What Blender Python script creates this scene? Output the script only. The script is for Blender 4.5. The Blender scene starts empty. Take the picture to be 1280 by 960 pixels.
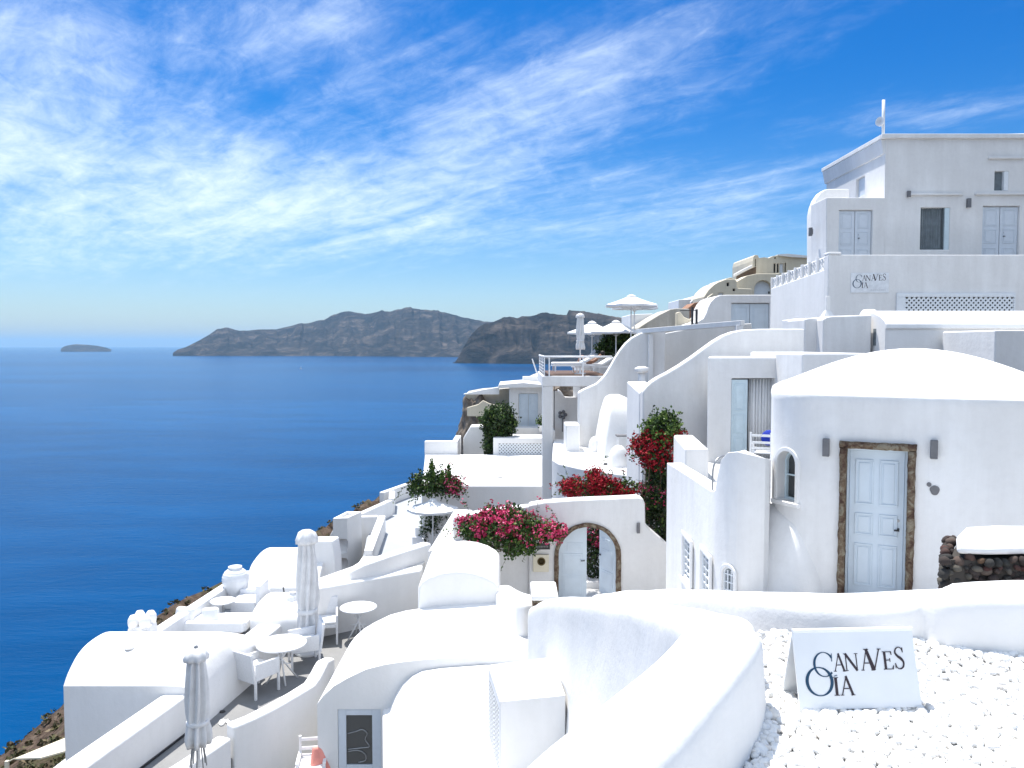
import bpy, bmesh, math, random
import numpy as np
from mathutils import Matrix, Vector, noise
R = math.radians
scene = bpy.context.scene
col = scene.collection
rng = random.Random(7)

# ------------------------------------------------------------------ camera
FX = 1280 * 28.0 / 36.0
PITCH = math.atan(48 / FX)
cam_d = bpy.data.cameras.new('camera'); cam = bpy.data.objects.new('camera', cam_d); col.objects.link(cam)
cam_d.lens = 28; cam_d.sensor_width = 36; cam_d.clip_start = .05; cam_d.clip_end = 200000
cam.location = (0, 0, 0); cam.rotation_euler = (math.pi / 2 - PITCH, 0, 0)
scene.camera = cam
SEA = -100.0

def W(px, py, d):
    """world point seen at photo pixel (px,py) at forward distance d (metres)"""
    cx = (px - 640) / FX; cy = (480 - py) / FX
    dy = math.cos(PITCH) + cy * math.sin(PITCH)
    dz = -math.sin(PITCH) + cy * math.cos(PITCH)
    s = d / dy
    return Vector((cx * s, d, dz * s))

def G(px, py, z):
    """world point seen at photo pixel (px,py) on the level z"""
    cx = (px - 640) / FX; cy = (480 - py) / FX
    dy = math.cos(PITCH) + cy * math.sin(PITCH)
    dz = -math.sin(PITCH) + cy * math.cos(PITCH)
    s = z / dz
    return Vector((cx * s, dy * s, z))

# ------------------------------------------------------------------ materials
MATS = {}
def new_mat(name):
    m = bpy.data.materials.new(name); m.use_nodes = True
    nt = m.node_tree; b = nt.nodes['Principled BSDF']
    MATS[name] = m
    return m, nt, b
def N(nt, t, **kw):
    n = nt.nodes.new(t)
    for k, v in kw.items():
        if k.startswith('i_'): n.inputs[k[2:].replace('_', ' ')].default_value = v
        else: setattr(n, k, v)
    return n
def ramp(nt, src, stops):
    r = nt.nodes.new('ShaderNodeValToRGB')
    e = r.color_ramp.elements
    while len(e) < len(stops): e.new(.5)
    for i, (p, c) in enumerate(stops):
        e[i].position = p; e[i].color = (*c, 1) if len(c) == 3 else c
    nt.links.new(src, r.inputs[0])
    return r.outputs[0]
def noise_tex(nt, scale, detail=4, rough=.55, vec=None, dist=0):
    n = nt.nodes.new('ShaderNodeTexNoise'); n.inputs['Scale'].default_value = scale
    n.inputs['Detail'].default_value = detail; n.inputs['Roughness'].default_value = rough
    n.inputs['Distortion'].default_value = dist
    if vec is not None: nt.links.new(vec, n.inputs['Vector'])
    return n.outputs['Fac']
def geo_pos(nt, scale=(1, 1, 1)):
    g = nt.nodes.new('ShaderNodeNewGeometry'); mp = nt.nodes.new('ShaderNodeMapping')
    mp.inputs['Scale'].default_value = scale
    nt.links.new(g.outputs['Position'], mp.inputs['Vector'])
    return mp.outputs['Vector']
def add_bump(nt, b, hs, dist=.02, strength=.4):
    """hs: list of (height socket, weight)"""
    acc = None
    for h, w in hs:
        m = N(nt, 'ShaderNodeMath', operation='MULTIPLY'); nt.links.new(h, m.inputs[0]); m.inputs[1].default_value = w
        if acc is None: acc = m.outputs[0]
        else:
            a = N(nt, 'ShaderNodeMath', operation='ADD'); nt.links.new(acc, a.inputs[0]); nt.links.new(m.outputs[0], a.inputs[1]); acc = a.outputs[0]
    bp = N(nt, 'ShaderNodeBump'); bp.inputs['Distance'].default_value = dist; bp.inputs['Strength'].default_value = strength
    nt.links.new(acc, bp.inputs['Height']); nt.links.new(bp.outputs[0], b.inputs['Normal'])

def plaster(name, c, dirt, amount=.5, rough=.85, bump=.35):
    m, nt, b = new_mat(name)
    v = geo_pos(nt); vs = geo_pos(nt, (1.1, 1.1, .13))
    n1 = noise_tex(nt, .7, 6, .6, v); n2 = noise_tex(nt, 2.2, 5, .65, vs); n3 = noise_tex(nt, 9, 5, .6, v); n4 = noise_tex(nt, 45, 3, .6, v)
    mx = N(nt, 'ShaderNodeMath', operation='MULTIPLY'); nt.links.new(n1, mx.inputs[0]); nt.links.new(n2, mx.inputs[1])
    f = ramp(nt, mx.outputs[0], [(.18, (amount,) * 3), (.36, (0, 0, 0))])
    f2 = ramp(nt, n3, [(.3, (.25 * amount,) * 3), (.55, (0, 0, 0))])
    ad = N(nt, 'ShaderNodeMath', operation='ADD'); nt.links.new(f, ad.inputs[0]); nt.links.new(f2, ad.inputs[1]); ad.use_clamp = True
    mix = N(nt, 'ShaderNodeMix', data_type='RGBA'); nt.links.new(ad.outputs[0], mix.inputs['Factor'])
    mix.inputs['A'].default_value = (*c, 1); mix.inputs['B'].default_value = (*dirt, 1)
    nt.links.new(mix.outputs['Result'], b.inputs['Base Color'])
    b.inputs['Roughness'].default_value = rough; b.inputs['Specular IOR Level'].default_value = .25
    add_bump(nt, b, [(n1, 2.0), (n3, .5), (n4, .12)], .05, bump)
    return m

def simple(name, c, rough=.6, metal=0, var=.12, vscale=8, bump=0, bscale=30, spec=.4):
    m, nt, b = new_mat(name)
    n = noise_tex(nt, vscale, 5, .6, geo_pos(nt))
    lo = tuple(x * (1 - var) for x in c); hi = tuple(min(1, x * (1 + var)) for x in c)
    nt.links.new(ramp(nt, n, [(.3, lo), (.7, hi)]), b.inputs['Base Color'])
    b.inputs['Roughness'].default_value = rough; b.inputs['Metallic'].default_value = metal; b.inputs['Specular IOR Level'].default_value = spec
    if bump: add_bump(nt, b, [(noise_tex(nt, bscale, 4, .6, geo_pos(nt)), 1)], .02, bump)
    return m

def island_var(name, stops, rough=.6, spec=.3, transl=0):
    """colour differs from piece to piece (leaves, petals, stones, pebbles)"""
    m, nt, b = new_mat(name)
    g = nt.nodes.new('ShaderNodeNewGeometry')
    nt.links.new(ramp(nt, g.outputs['Random Per Island'], stops), b.inputs['Base Color'])
    b.inputs['Roughness'].default_value = rough; b.inputs['Specular IOR Level'].default_value = spec
    if transl:
        b.inputs['Transmission Weight'].default_value = 0
        b.inputs['Subsurface Weight'].default_value = 0
    return m

WHITE = plaster('white_plaster', (.80, .795, .79), (.68, .675, .66), .4, bump=.2)
WHITE2 = plaster('white_plaster_weathered', (.79, .787, .783), (.62, .61, .60), .5, bump=.2)
CREAM = plaster('cream_plaster', (.68, .62, .49), (.54, .48, .37), .6)
SHADEP = plaster('shade_grey_plaster', (.64, .63, .61), (.52, .51, .49), .5)  # plaster darkened to hold the shade under the pergola overhang
BEIGE = plaster('beige_render', (.54, .51, .45), (.36, .33, .27), .7)
FLOOR = plaster('grey_cement_floor', (.25, .25, .25), (.20, .20, .20), .6, .8, .2)
PALEFLOOR = plaster('pale_cement_floor', (.36, .385, .42), (.31, .33, .36), .5, .8, .2)
LANE = plaster('lane_cement', (.62, .62, .61), (.5, .5, .5), .6)
DOORM = simple('pale_blue_paint', (.60, .68, .75), .45, var=.05, vscale=3)
FRAMEW = simple('white_painted_wood', (.74, .77, .80), .45, var=.04)
LAV = simple('lavender_white_paint', (.62, .67, .73), .45, var=.04)
TEAL = simple('pale_teal_paint', (.58, .69, .74), .45, var=.05)
DARKBACK = simple('dark_backing', (.02, .022, .026), .8)
CURT = simple('grey_curtain', (.16, .19, .21), .85, var=.2, vscale=5)
METAL = simple('brushed_steel', (.33, .34, .35), .4, .8)
LAMPM = simple('grey_lamp_metal', (.17, .17, .18), .5, .4)
DMETAL = simple('dark_metal', (.05, .05, .055), .45, .6)
WMETAL = simple('white_metal', (.78, .79, .80), .4, var=.04)
WICKER = simple('white_woven_resin', (.76, .77, .79), .6, var=.06, vscale=40, bump=.5, bscale=120)
FABRIC = simple('white_canvas', (.78, .79, .80), .9, var=.05, vscale=6, bump=.15, bscale=60)
GFAB = simple('grey_white_canvas', (.70, .70, .70), .9, var=.10, vscale=5, bump=.2, bscale=40)
CUSH = simple('white_cotton', (.80, .80, .80), .95, var=.03, bump=.2, bscale=20)
PINK = simple('salmon_cotton', (.78, .30, .25), .9, var=.1)
BLUEC = simple('royal_blue_cotton', (.01, .03, .30), .9, var=.15)
WOOD = simple('dark_wood', (.10, .055, .035), .7, var=.35, vscale=6)
SIGNW = simple('white_board', (.76, .78, .80), .5, var=.03, vscale=4)
INKB = simple('navy_ink', (.012, .055, .11), .4, var=.1)
INKD = simple('dark_ink', (.035, .022, .028), .4, var=.1)
BRASS = simple('bronze_ring', (.10, .075, .035), .4, .6)
SKIN = simple('skin', (.38, .21, .14), .6, var=.08)
HAIR = simple('dark_hair', (.02, .014, .011), .6)
CERAM = plaster('white_ceramic', (.78, .79, .80), (.68, .68, .69), .4, .6)
BARK = simple('bark', (.10, .075, .05), .9, var=.3, bump=.6)
AWN = simple('cream_awning', (.70, .64, .50), .9, var=.06)

def glass_mat():
    m, nt, b = new_mat('window_glass')
    b.inputs['Base Color'].default_value = (.055, .06, .062, 1); b.inputs['Roughness'].default_value = .08
    b.inputs['Specular IOR Level'].default_value = .6
    return m
GLASS = glass_mat()

def stone_mat(name, stops, scale=7, bump=.9):
    m, nt, b = new_mat(name)
    v = geo_pos(nt)
    n1 = noise_tex(nt, scale, 8, .7, v, .6); n2 = noise_tex(nt, scale * 6, 4, .6, v)
    nt.links.new(ramp(nt, n1, stops), b.inputs['Base Color'])
    b.inputs['Roughness'].default_value = .92; b.inputs['Specular IOR Level'].default_value = .2
    add_bump(nt, b, [(n1, 1.6), (n2, .4)], .04, bump)
    return m
STONE = stone_mat('door_stone', [(.25, (.03, .018, .014)), (.42, (.10, .06, .045)), (.52, (.19, .14, .095)), (.6, (.30, .265, .20)), (.75, (.13, .095, .06))], 7)
ROCK = stone_mat('cliff_rock', [(.25, (.05, .04, .033)), (.45, (.13, .105, .085)), (.6, (.25, .21, .17)), (.75, (.34, .31, .26))], .9)
RUBBLE = island_var('rubble_stone', [(0, (.022, .018, .018)), (.2, (.05, .038, .034)), (.4, (.032, .033, .032)), (.55, (.085, .078, .066)), (.7, (.06, .022, .02)), (.82, (.12, .11, .09)), (.93, (.03, .026, .03)), (1, (.15, .09, .05))], .9)
PEB = island_var('white_pebble', [(0, (.70, .70, .69)), (.3, (.78, .78, .77)), (.8, (.82, .82, .81)), (.93, (.76, .72, .67)), (1, (.62, .60, .57))], .55)
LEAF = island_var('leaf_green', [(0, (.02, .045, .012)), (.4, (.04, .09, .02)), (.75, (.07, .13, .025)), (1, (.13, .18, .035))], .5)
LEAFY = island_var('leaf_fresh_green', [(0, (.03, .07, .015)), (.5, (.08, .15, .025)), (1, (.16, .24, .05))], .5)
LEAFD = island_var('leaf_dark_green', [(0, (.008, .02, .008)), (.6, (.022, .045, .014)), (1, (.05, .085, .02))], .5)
PETR = island_var('crimson_bract', [(0, (.15, .002, .008)), (.5, (.30, .005, .014)), (1, (.46, .014, .035))], .6)
PETP = island_var('pink_bract', [(0, (.30, .01, .05)), (.4, (.52, .025, .11)), (.8, (.68, .07, .20)), (1, (.75, .22, .33))], .6)

def terrain_mat():
    m, nt, b = new_mat('scrub_hillside')
    v = geo_pos(nt)
    n1 = noise_tex(nt, .35, 8, .65, v, .3); n2 = noise_tex(nt, 2.4, 6, .7, v); n3 = noise_tex(nt, 14, 4, .6, v)
    rock = ramp(nt, n2, [(.3, (.03, .021, .017)), (.5, (.085, .06, .045)), (.7, (.17, .13, .10))])
    veg = ramp(nt, n3, [(.3, (.02, .03, .01)), (.6, (.07, .085, .03)), (.8, (.13, .12, .055))])
    mk = ramp(nt, n1, [(.5, (0, 0, 0)), (.66, (.8, .8, .8))])
    mix = N(nt, 'ShaderNodeMix', data_type='RGBA'); nt.links.new(mk, mix.inputs['Factor']); nt.links.new(rock, mix.inputs['A']); nt.links.new(veg, mix.inputs['B'])
    nt.links.new(mix.outputs['Result'], b.inputs['Base Color']); b.inputs['Roughness'].default_value = .95; b.inputs['Specular IOR Level'].default_value = .1
    add_bump(nt, b, [(n2, 1.), (n3, .4)], .15, .9)
    return m
TERR = terrain_mat()

def island_mat():
    m, nt, b = new_mat('volcanic_island')
    v = geo_pos(nt, (1, 1, 3))
    n1 = noise_tex(nt, .0042, 9, .62, v, 1.0); n2 = noise_tex(nt, .02, 6, .7, v)
    c = ramp(nt, n1, [(.34, (.018, .019, .019)), (.46, (.034, .031, .029)), (.55, (.056, .048, .042)), (.66, (.115, .095, .08))])
    c2 = ramp(nt, n2, [(.35, (.62, .63, .65)), (.65, (1.25, 1.22, 1.2))])
    mix = N(nt, 'ShaderNodeMix', data_type='RGBA', blend_type='MULTIPLY'); mix.inputs['Factor'].default_value = 1
    nt.links.new(c, mix.inputs['A']); nt.links.new(c2, mix.inputs['B'])
    nt.links.new(mix.outputs['Result'], b.inputs['Base Color']); b.inputs['Roughness'].default_value = 1; b.inputs['Specular IOR Level'].default_value = 0
    add_bump(nt, b, [(n1, 1.), (n2, .25)], 60, .8)
    return m
ISLE = island_mat()

def sea_mat():
    m, nt, b = new_mat('deep_sea_water')
    v = geo_pos(nt); vs = geo_pos(nt, (.35, 1, 1))
    n1 = noise_tex(nt, .018, 5, .6, vs, .3); n2 = noise_tex(nt, .22, 5, .65, vs); n3 = noise_tex(nt, .9, 3, .6, vs)
    big = noise_tex(nt, .0016, 5, .6, geo_pos(nt, (.3, 1, 1)), .6)
    c1 = ramp(nt, n1, [(.3, (.0003, .043, .138)), (.7, (.0005, .060, .185))])
    c2 = ramp(nt, big, [(.3, (.62, .68, .72)), (.5, (1, 1, 1)), (.7, (1.3, 1.26, 1.22))])
    mix = N(nt, 'ShaderNodeMix', data_type='RGBA', blend_type='MULTIPLY'); mix.inputs['Factor'].default_value = 1
    nt.links.new(c1, mix.inputs['A']); nt.links.new(c2, mix.inputs['B'])
    nt.links.new(mix.outputs['Result'], b.inputs['Base Color']); b.inputs['Roughness'].default_value = .22
    b.inputs['Specular IOR Level'].default_value = .03; b.inputs['IOR'].default_value = 1.33
    add_bump(nt, b, [(n1, .8), (n2, .5), (n3, .10)], 2.0, .35)
    return m
WATER = sea_mat()

# ------------------------------------------------------------------ mesh builder
ORIG = {}
class MB:
    def __init__(s): s.v = []; s.f = []; s.M = Matrix.Identity(4)
    def add(s, vs, fs):
        o = len(s.v); s.v += [s.M @ Vector(p) for p in vs]; s.f += [[o + i for i in f] for f in fs]; return s
    def box(s, x0, x1, y0, y1, z0, z1):
        return s.add([(x0,y0,z0),(x1,y0,z0),(x1,y1,z0),(x0,y1,z0),(x0,y0,z1),(x1,y0,z1),(x1,y1,z1),(x0,y1,z1)],
                     [(0,3,2,1),(4,5,6,7),(0,1,5,4),(1,2,6,5),(2,3,7,6),(3,0,4,7)])
    def prism(s, pts, vec):
        n = len(pts); pts = [Vector(p) for p in pts]; vec = Vector(vec)
        return s.add(pts + [p + vec for p in pts], [list(range(n))[::-1], list(range(n, 2*n))] + [(i, (i+1) % n, n + (i+1) % n, n + i) for i in range(n)])
    def loft(s, rings, caps=True, closed=True):
        n = len(rings[0]); fs = []
        for k in range(len(rings) - 1):
            for i in range(n if closed else n - 1):
                a = k*n + i; b = k*n + (i+1) % n
                fs.append((a, b, b + n, a + n))
        if caps and closed:
            fs.append(list(range(n))[::-1]); o = (len(rings)-1)*n; fs.append([o + i for i in range(n)])
        return s.add([p for r in rings for p in r], fs)
    def tube(s, pts, r, seg=8, r2=None):
        pts = [Vector(p) for p in pts]; rings = []
        rs = r if isinstance(r, (list, tuple)) else [r] * len(pts)
        up = None
        for i, p in enumerate(pts):
            t = (pts[min(i+1, len(pts)-1)] - pts[max(i-1, 0)]).normalized()
            a = Vector((0,0,1)) if abs(t.z) < .9 else Vector((1,0,0))
            if up is not None: a = up
            u = t.cross(a).normalized(); w = u.cross(t).normalized(); up = w
            rings.append([p + rs[i]*(math.cos(2*math.pi*k/seg)*u + math.sin(2*math.pi*k/seg)*w) for k in range(seg)])
        return s.loft(rings)
    def lathe(s, prof, c=(0,0,0), seg=24, mod=None):
        rings = []
        for r, z in prof:
            ring = []
            for k in range(seg):
                a = 2*math.pi*k/seg; rr = r * (mod(a, z) if mod else 1)
                ring.append((c[0] + rr*math.cos(a), c[1] + rr*math.sin(a), c[2] + z))
            rings.append(ring)
        return s.loft(rings)
    def frame(s, O, ang=0):
        s.M = Matrix.Translation(Vector(O)) @ Matrix.Rotation(ang, 4, 'Z'); return s
    def build(s, name, mat, parent=None, bevel=0, seg=3, smooth=None, local=False, origin=None, weld=False):
        vs = s.v
        if parent is not None: org = Vector((0,0,0)) if local else ORIG[parent.name]
        elif local: org = Vector((0,0,0))
        elif origin is not None: org = Vector(origin)
        else:
            a = np.array([tuple(p) for p in vs]); mn, mx = a.min(0), a.max(0)
            org = Vector(((mn[0]+mx[0])/2, (mn[1]+mx[1])/2, mn[2]))
        me = bpy.data.meshes.new(name)
        me.from_pydata([tuple(p - org) for p in vs], [], s.f)
        bm = bmesh.new(); bm.from_mesh(me)
        if weld: bmesh.ops.remove_doubles(bm, verts=bm.verts, dist=1e-4)
        bmesh.ops.recalc_face_normals(bm, faces=bm.faces); bm.to_mesh(me); bm.free()
        me.materials.append(mat); me.update()
        ob = bpy.data.objects.new(name, me); col.objects.link(ob)
        if parent is not None: ob.parent = parent; ORIG[ob.name] = org
        else: ob.location = org; ORIG[ob.name] = org
        if smooth is None: smooth = bevel > 0
        if smooth: me.polygons.foreach_set('use_smooth', [True] * len(me.polygons))
        if bevel: add_bevel(ob, bevel, seg)
        return ob
def add_bevel(ob, w, seg=3, ang=35):
    m = ob.modifiers.new('edge', 'BEVEL'); m.width = w; m.segments = seg; m.limit_method = 'ANGLE'; m.angle_limit = R(ang); m.harden_normals = True
def smooth_by_angle(ob, ang=35):
    ob.data.set_sharp_from_angle(angle=R(ang))
def tag(o, label=None, cat=None, group=None, kind=None):
    if label: o['label'] = label
    if cat: o['category'] = cat
    if group: o['group'] = group
    if kind: o['kind'] = kind
    return o
def thing(name, loc, label, cat, group=None, rz=0):
    o = bpy.data.objects.new(name, None); col.objects.link(o); o.location = loc; o.rotation_euler.z = rz; o.empty_display_size = .3
    ORIG[o.name] = Vector(loc)
    return tag(o, label, cat, group)
def copy_tree(o, parent=None):
    c = o.copy(); col.objects.link(c)
    if parent is not None: c.parent = parent
    for ch in list(o.children): copy_tree(ch, c)
    return c
def cut(ob, mb):
    """carve openings into a wall"""
    c = mb.build('cutter', WHITE)
    m = ob.modifiers.new('cut', 'BOOLEAN'); m.object = c; m.operation = 'DIFFERENCE'; m.solver = 'EXACT'
    dg = bpy.context.evaluated_depsgraph_get(); dg.update()
    me = bpy.data.meshes.new_from_object(ob.evaluated_get(dg))
    ob.modifiers.remove(m); old = ob.data; ob.data = me; me.name = old.name
    bpy.data.objects.remove(c, do_unlink=True)
    return ob

def px_poly(pts, d): return [W(x, y, d) for x, y in pts]
def facade(name, pts, d, depth, zbot=None, mat=WHITE, parent=None, bevel=.05, seg=3, cutter=None, smooth=True):
    """a wall standing at distance d whose outline is pts (photo pixels; with zbot the outline is closed down to that level)"""
    P = px_poly(pts, d)
    if zbot is not None: P = P + [Vector((P[-1].x, d, zbot)), Vector((P[0].x, d, zbot))]
    for p in P: p.y = d
    mb = MB().prism(P, (0, depth, 0))
    ob = mb.build(name, mat, parent)
    if cutter: cut(ob, cutter)
    if smooth: ob.data.polygons.foreach_set('use_smooth', [True] * len(ob.data.polygons))
    add_bevel(ob, bevel, seg)
    return ob
def densify(nodes, step=.35):
    """Catmull-Rom through nodes"""
    out = []
    n = len(nodes); P = [Vector(p) for p in nodes]
    for i in range(n - 1):
        p0 = P[max(i-1, 0)]; p1 = P[i]; p2 = P[i+1]; p3 = P[min(i+2, n-1)]
        k = max(1, int((p2 - p1).length / step))
        for j in range(k):
            t = j / k
            out.append(.5*((2*p1) + (p2 - p0)*t + (2*p0 - 5*p1 + 4*p2 - p3)*t*t + (3*p1 - p0 - 3*p2 + p3)*t**3))
    out.append(P[-1]); return out
def ribbon(name, nodes, thick, zbot, mat=WHITE, parent=None, bevel=.05, seg=3, curve=0, skirt=None, rough=0, build=True):
    """a wall along a path; nodes are its top edge on one face (x,y,z); thickness to the right-hand side of the path (negative: left)"""
    P = densify(nodes, curve) if curve else [Vector(p) for p in nodes]
    rings = []
    for i, p in enumerate(P):
        a = P[max(i-1, 0)]; b = P[min(i+1, len(P)-1)]
        t = Vector((b.x - a.x, b.y - a.y, 0)).normalized(); nrm = Vector((t.y, -t.x, 0))
        if 0 < i < len(P)-1:
            t1 = Vector((p.x - a.x, p.y - a.y, 0)).normalized()
            k = 1 / max(.5, abs(t1.dot(t)))
        else: k = 1
        zb = zbot(p) if callable(zbot) else zbot
        q = p + nrm*thick*k
        dz = rough*(noise.noise(Vector((p.x*1.3, p.y*1.3, 3)))) if rough else 0
        top = Vector((0, 0, dz))
        ring = [Vector((q.x, q.y, zb)), q + top, p + top]
        if skirt:
            sg = -1 if thick > 0 else 1
            for o, z in skirt(p, zb): ring.append(Vector((p.x, p.y, z)) + nrm*sg*o)
        ring.append(Vector((p.x, p.y, zb)))
        rings.append(ring)
    mb = MB().loft(rings)
    if not build: return mb
    return mb.build(name, mat, parent, bevel=bevel, seg=seg)
# ------------------------------------------------------------------ sky, sun, air
HZ_TINT = (.80, .88, 1.0, 1); ZN_TINT = (.06, .57, .95, 1); CL_COL = (8.0, 9.0, 10.2, 1); CL_ROT = -48; CL_BASE = -.55
CL_BLOBS = [((-1.45, 2.7, .9, 1.1, 15), 1.4), ((-2.4, 4.2, 1.5, 1.2, 0), 1.05), ((-.8, 4.0, 1.3, 1.0, 0), .8), ((.0, 2.75, 1.0, .36, -54), .72), ((.1, 2.25, .6, .3, -40), .75), ((-.45, 1.95, .3, .14, -50), .9), ((1.25, 2.45, .5, .2, -20), .9), ((.8, 4.0, 1.4, .8, 0), .7), ((-.3, 2.1, .5, .3, -45), .55), ((-1.3, 1.9, .5, .3, 0), .9), ((.9, 3.2, .7, .3, -10), .7)]
TO_SUN = Vector((-.19, .31, .93)).normalized()
world = bpy.data.worlds.new('World'); scene.world = world; world.use_nodes = True
wn = world.node_tree; wl = wn.links; bg = wn.nodes['Background']
sky = wn.nodes.new('ShaderNodeTexSky'); sky.sky_type = 'NISHITA'; sky.sun_disc = False
sky.sun_elevation = math.asin(TO_SUN.z); sky.sun_rotation = math.atan2(TO_SUN.x, TO_SUN.y)
sky.altitude = 0; sky.air_density = 1.0; sky.dust_density = .6; sky.ozone_density = 2.5
hs = wn.nodes.new('ShaderNodeHueSaturation'); hs.inputs['Saturation'].default_value = 1.3; hs.inputs['Value'].default_value = 1.0
wl.new(sky.outputs[0], hs.inputs['Color'])
tint = N(wn, 'ShaderNodeMix', data_type='RGBA', blend_type='MULTIPLY'); tint.inputs['Factor'].default_value = 1
wl.new(hs.outputs[0], tint.inputs['A']); tint.inputs['B'].default_value = (.42, .86, 1.16, 1)
# nearer the horizon the blue is paler
tc = wn.nodes.new('ShaderNodeTexCoord'); sx = wn.nodes.new('ShaderNodeSeparateXYZ'); wl.new(tc.outputs['Generated'], sx.inputs[0])
def wm(op, a, b=None, c=None, clamp=False):
    n = N(wn, 'ShaderNodeMath', operation=op); n.use_clamp = clamp
    for i, q in enumerate((a, b, c)):
        if q is None: continue
        if isinstance(q, (int, float)): n.inputs[i].default_value = q
        else: wl.new(q, n.inputs[i])
    return n.outputs[0]
def smap(sock, lo, hi):
    n = N(wn, 'ShaderNodeMapRange', interpolation_type='SMOOTHSTEP'); wl.new(sock, n.inputs['Value'])
    n.inputs['From Min'].default_value = lo; n.inputs['From Max'].default_value = hi; return n.outputs[0]
el = sx.outputs[2]
tm = N(wn, 'ShaderNodeMix', data_type='RGBA'); wl.new(smap(el, 0, .34), tm.inputs['Factor']); tm.inputs['A'].default_value = HZ_TINT; tm.inputs['B'].default_value = ZN_TINT
wl.new(tm.outputs['Result'], tint.inputs['B'])
# cirrus: a thin layer on a high flat deck, looked up along each direction of the sky
den = wm('ADD', wm('MAXIMUM', el, 0), .10)
u = wm('DIVIDE', sx.outputs[0], den); v = wm('DIVIDE', sx.outputs[1], den)
cv = wn.nodes.new('ShaderNodeCombineXYZ'); wl.new(u, cv.inputs[0]); wl.new(v, cv.inputs[1])
def cloud_noise(rot, scale, sc, detail, rough, dist, off=(0, 0, 0)):
    mp = wn.nodes.new('ShaderNodeMapping'); mp.vector_type = 'TEXTURE'
    mp.inputs['Rotation'].default_value = (0, 0, R(rot)); mp.inputs['Scale'].default_value = scale; mp.inputs['Location'].default_value = off
    wl.new(cv.outputs[0], mp.inputs['Vector'])
    return noise_tex(wn, sc, detail, rough, mp.outputs[0], dist)
def blob(cu, cvv, ru, rv, rot):
    """a soft elliptical patch of cloud on the deck"""
    c, s_ = math.cos(R(rot)), math.sin(R(rot))
    du = wm('ADD', u, -cu); dv = wm('ADD', v, -cvv)
    a = wm('DIVIDE', wm('ADD', wm('MULTIPLY', du, c), wm('MULTIPLY', dv, s_)), ru); b_ = wm('DIVIDE', wm('ADD', wm('MULTIPLY', du, -s_), wm('MULTIPLY', dv, c)), rv)
    d2_ = wm('ADD', wm('MULTIPLY', a, a), wm('MULTIPLY', b_, b_))
    return wm('POWER', 2.718, wm('MULTIPLY', d2_, -1))
streak = cloud_noise(CL_ROT, (3.2, .9, 1), 1.9, 11, .62, .7, (1.7, .4, 0))
puff = cloud_noise(CL_ROT - 20, (1.5, 1, 1), 7.5, 8, .68, .5, (.3, 2.2, 0))
fine = cloud_noise(CL_ROT + 8, (2.6, .75, 1), 4.6, 9, .66, 1.1, (5.1, 1.3, 0))
cover = None
for args, w_ in CL_BLOBS:
    q = wm('MULTIPLY', blob(*args), w_); cover = q if cover is None else wm('ADD', cover, q)
tex = wm('ADD', wm('MULTIPLY', wm('SUBTRACT', fine, .5), 1.1), wm('ADD', wm('MULTIPLY', wm('SUBTRACT', streak, .5), 2.7), wm('MULTIPLY', wm('SUBTRACT', puff, .5), 1.7)))
fill_veil = wm('ADD', wm('MULTIPLY', smap(el, .45, .68), 1.55), wm('MULTIPLY', smap(wm('MULTIPLY', sx.outputs[1], -1), -.05, .35), 1.5))  # unseen cloud added overhead and behind the camera to whiten light on shaded walls
dens = wm('ADD', wm('ADD', wm('ADD', tex, cover), fill_veil), CL_BASE)
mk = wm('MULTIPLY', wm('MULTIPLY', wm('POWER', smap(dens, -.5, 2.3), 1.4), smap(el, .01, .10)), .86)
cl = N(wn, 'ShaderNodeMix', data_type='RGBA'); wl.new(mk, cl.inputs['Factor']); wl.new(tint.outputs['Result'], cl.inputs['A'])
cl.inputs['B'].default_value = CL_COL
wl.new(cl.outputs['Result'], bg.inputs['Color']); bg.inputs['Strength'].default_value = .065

sl = bpy.data.lights.new('sun', 'SUN'); sl.energy = 3.5; sl.angle = R(.55); sl.color = (1, .955, .89)
so = bpy.data.objects.new('sun', sl); col.objects.link(so); so.rotation_euler = (-TO_SUN).to_track_quat('-Z', 'Y').to_euler(); so.location = TO_SUN * 60

vs_ = scene.view_settings; vs_.view_transform = 'Standard'; vs_.look = 'None'; vs_.gamma = 1; vs_.exposure = 1.13; vs_.use_curve_mapping = False
scene.cycles.use_denoising = True
scene.cycles.max_bounces = 8; scene.cycles.diffuse_bounces = 5; scene.cycles.glossy_bounces = 3; scene.cycles.transmission_bounces = 4
scene.cycles.volume_bounces = 0; scene.cycles.sample_clamp_indirect = 8
try: scene.cycles.denoiser = 'OPENIMAGEDENOISE'
except Exception: pass

# the air over the caldera: one closed box round everything
HAZE = True
if HAZE:
    hz = MB().box(-70000, 70000, -300, 75000, SEA - 1, 560).build('haze', WHITE)
    m = bpy.data.materials.new('sea_air'); m.use_nodes = True; nt = m.node_tree
    nt.nodes.remove(nt.nodes['Principled BSDF'])
    pv = nt.nodes.new('ShaderNodeVolumePrincipled'); pv.inputs['Color'].default_value = (.38, .67, 1, 1); pv.inputs['Density'].default_value = 3.1e-5
    pv.inputs['Anisotropy'].default_value = .1
    nt.links.new(pv.outputs[0], nt.nodes['Material Output'].inputs['Volume'])
    hz.data.materials.clear(); hz.data.materials.append(m)
    tag(hz, 'pale blue sea haze over the caldera', kind='stuff')

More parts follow.
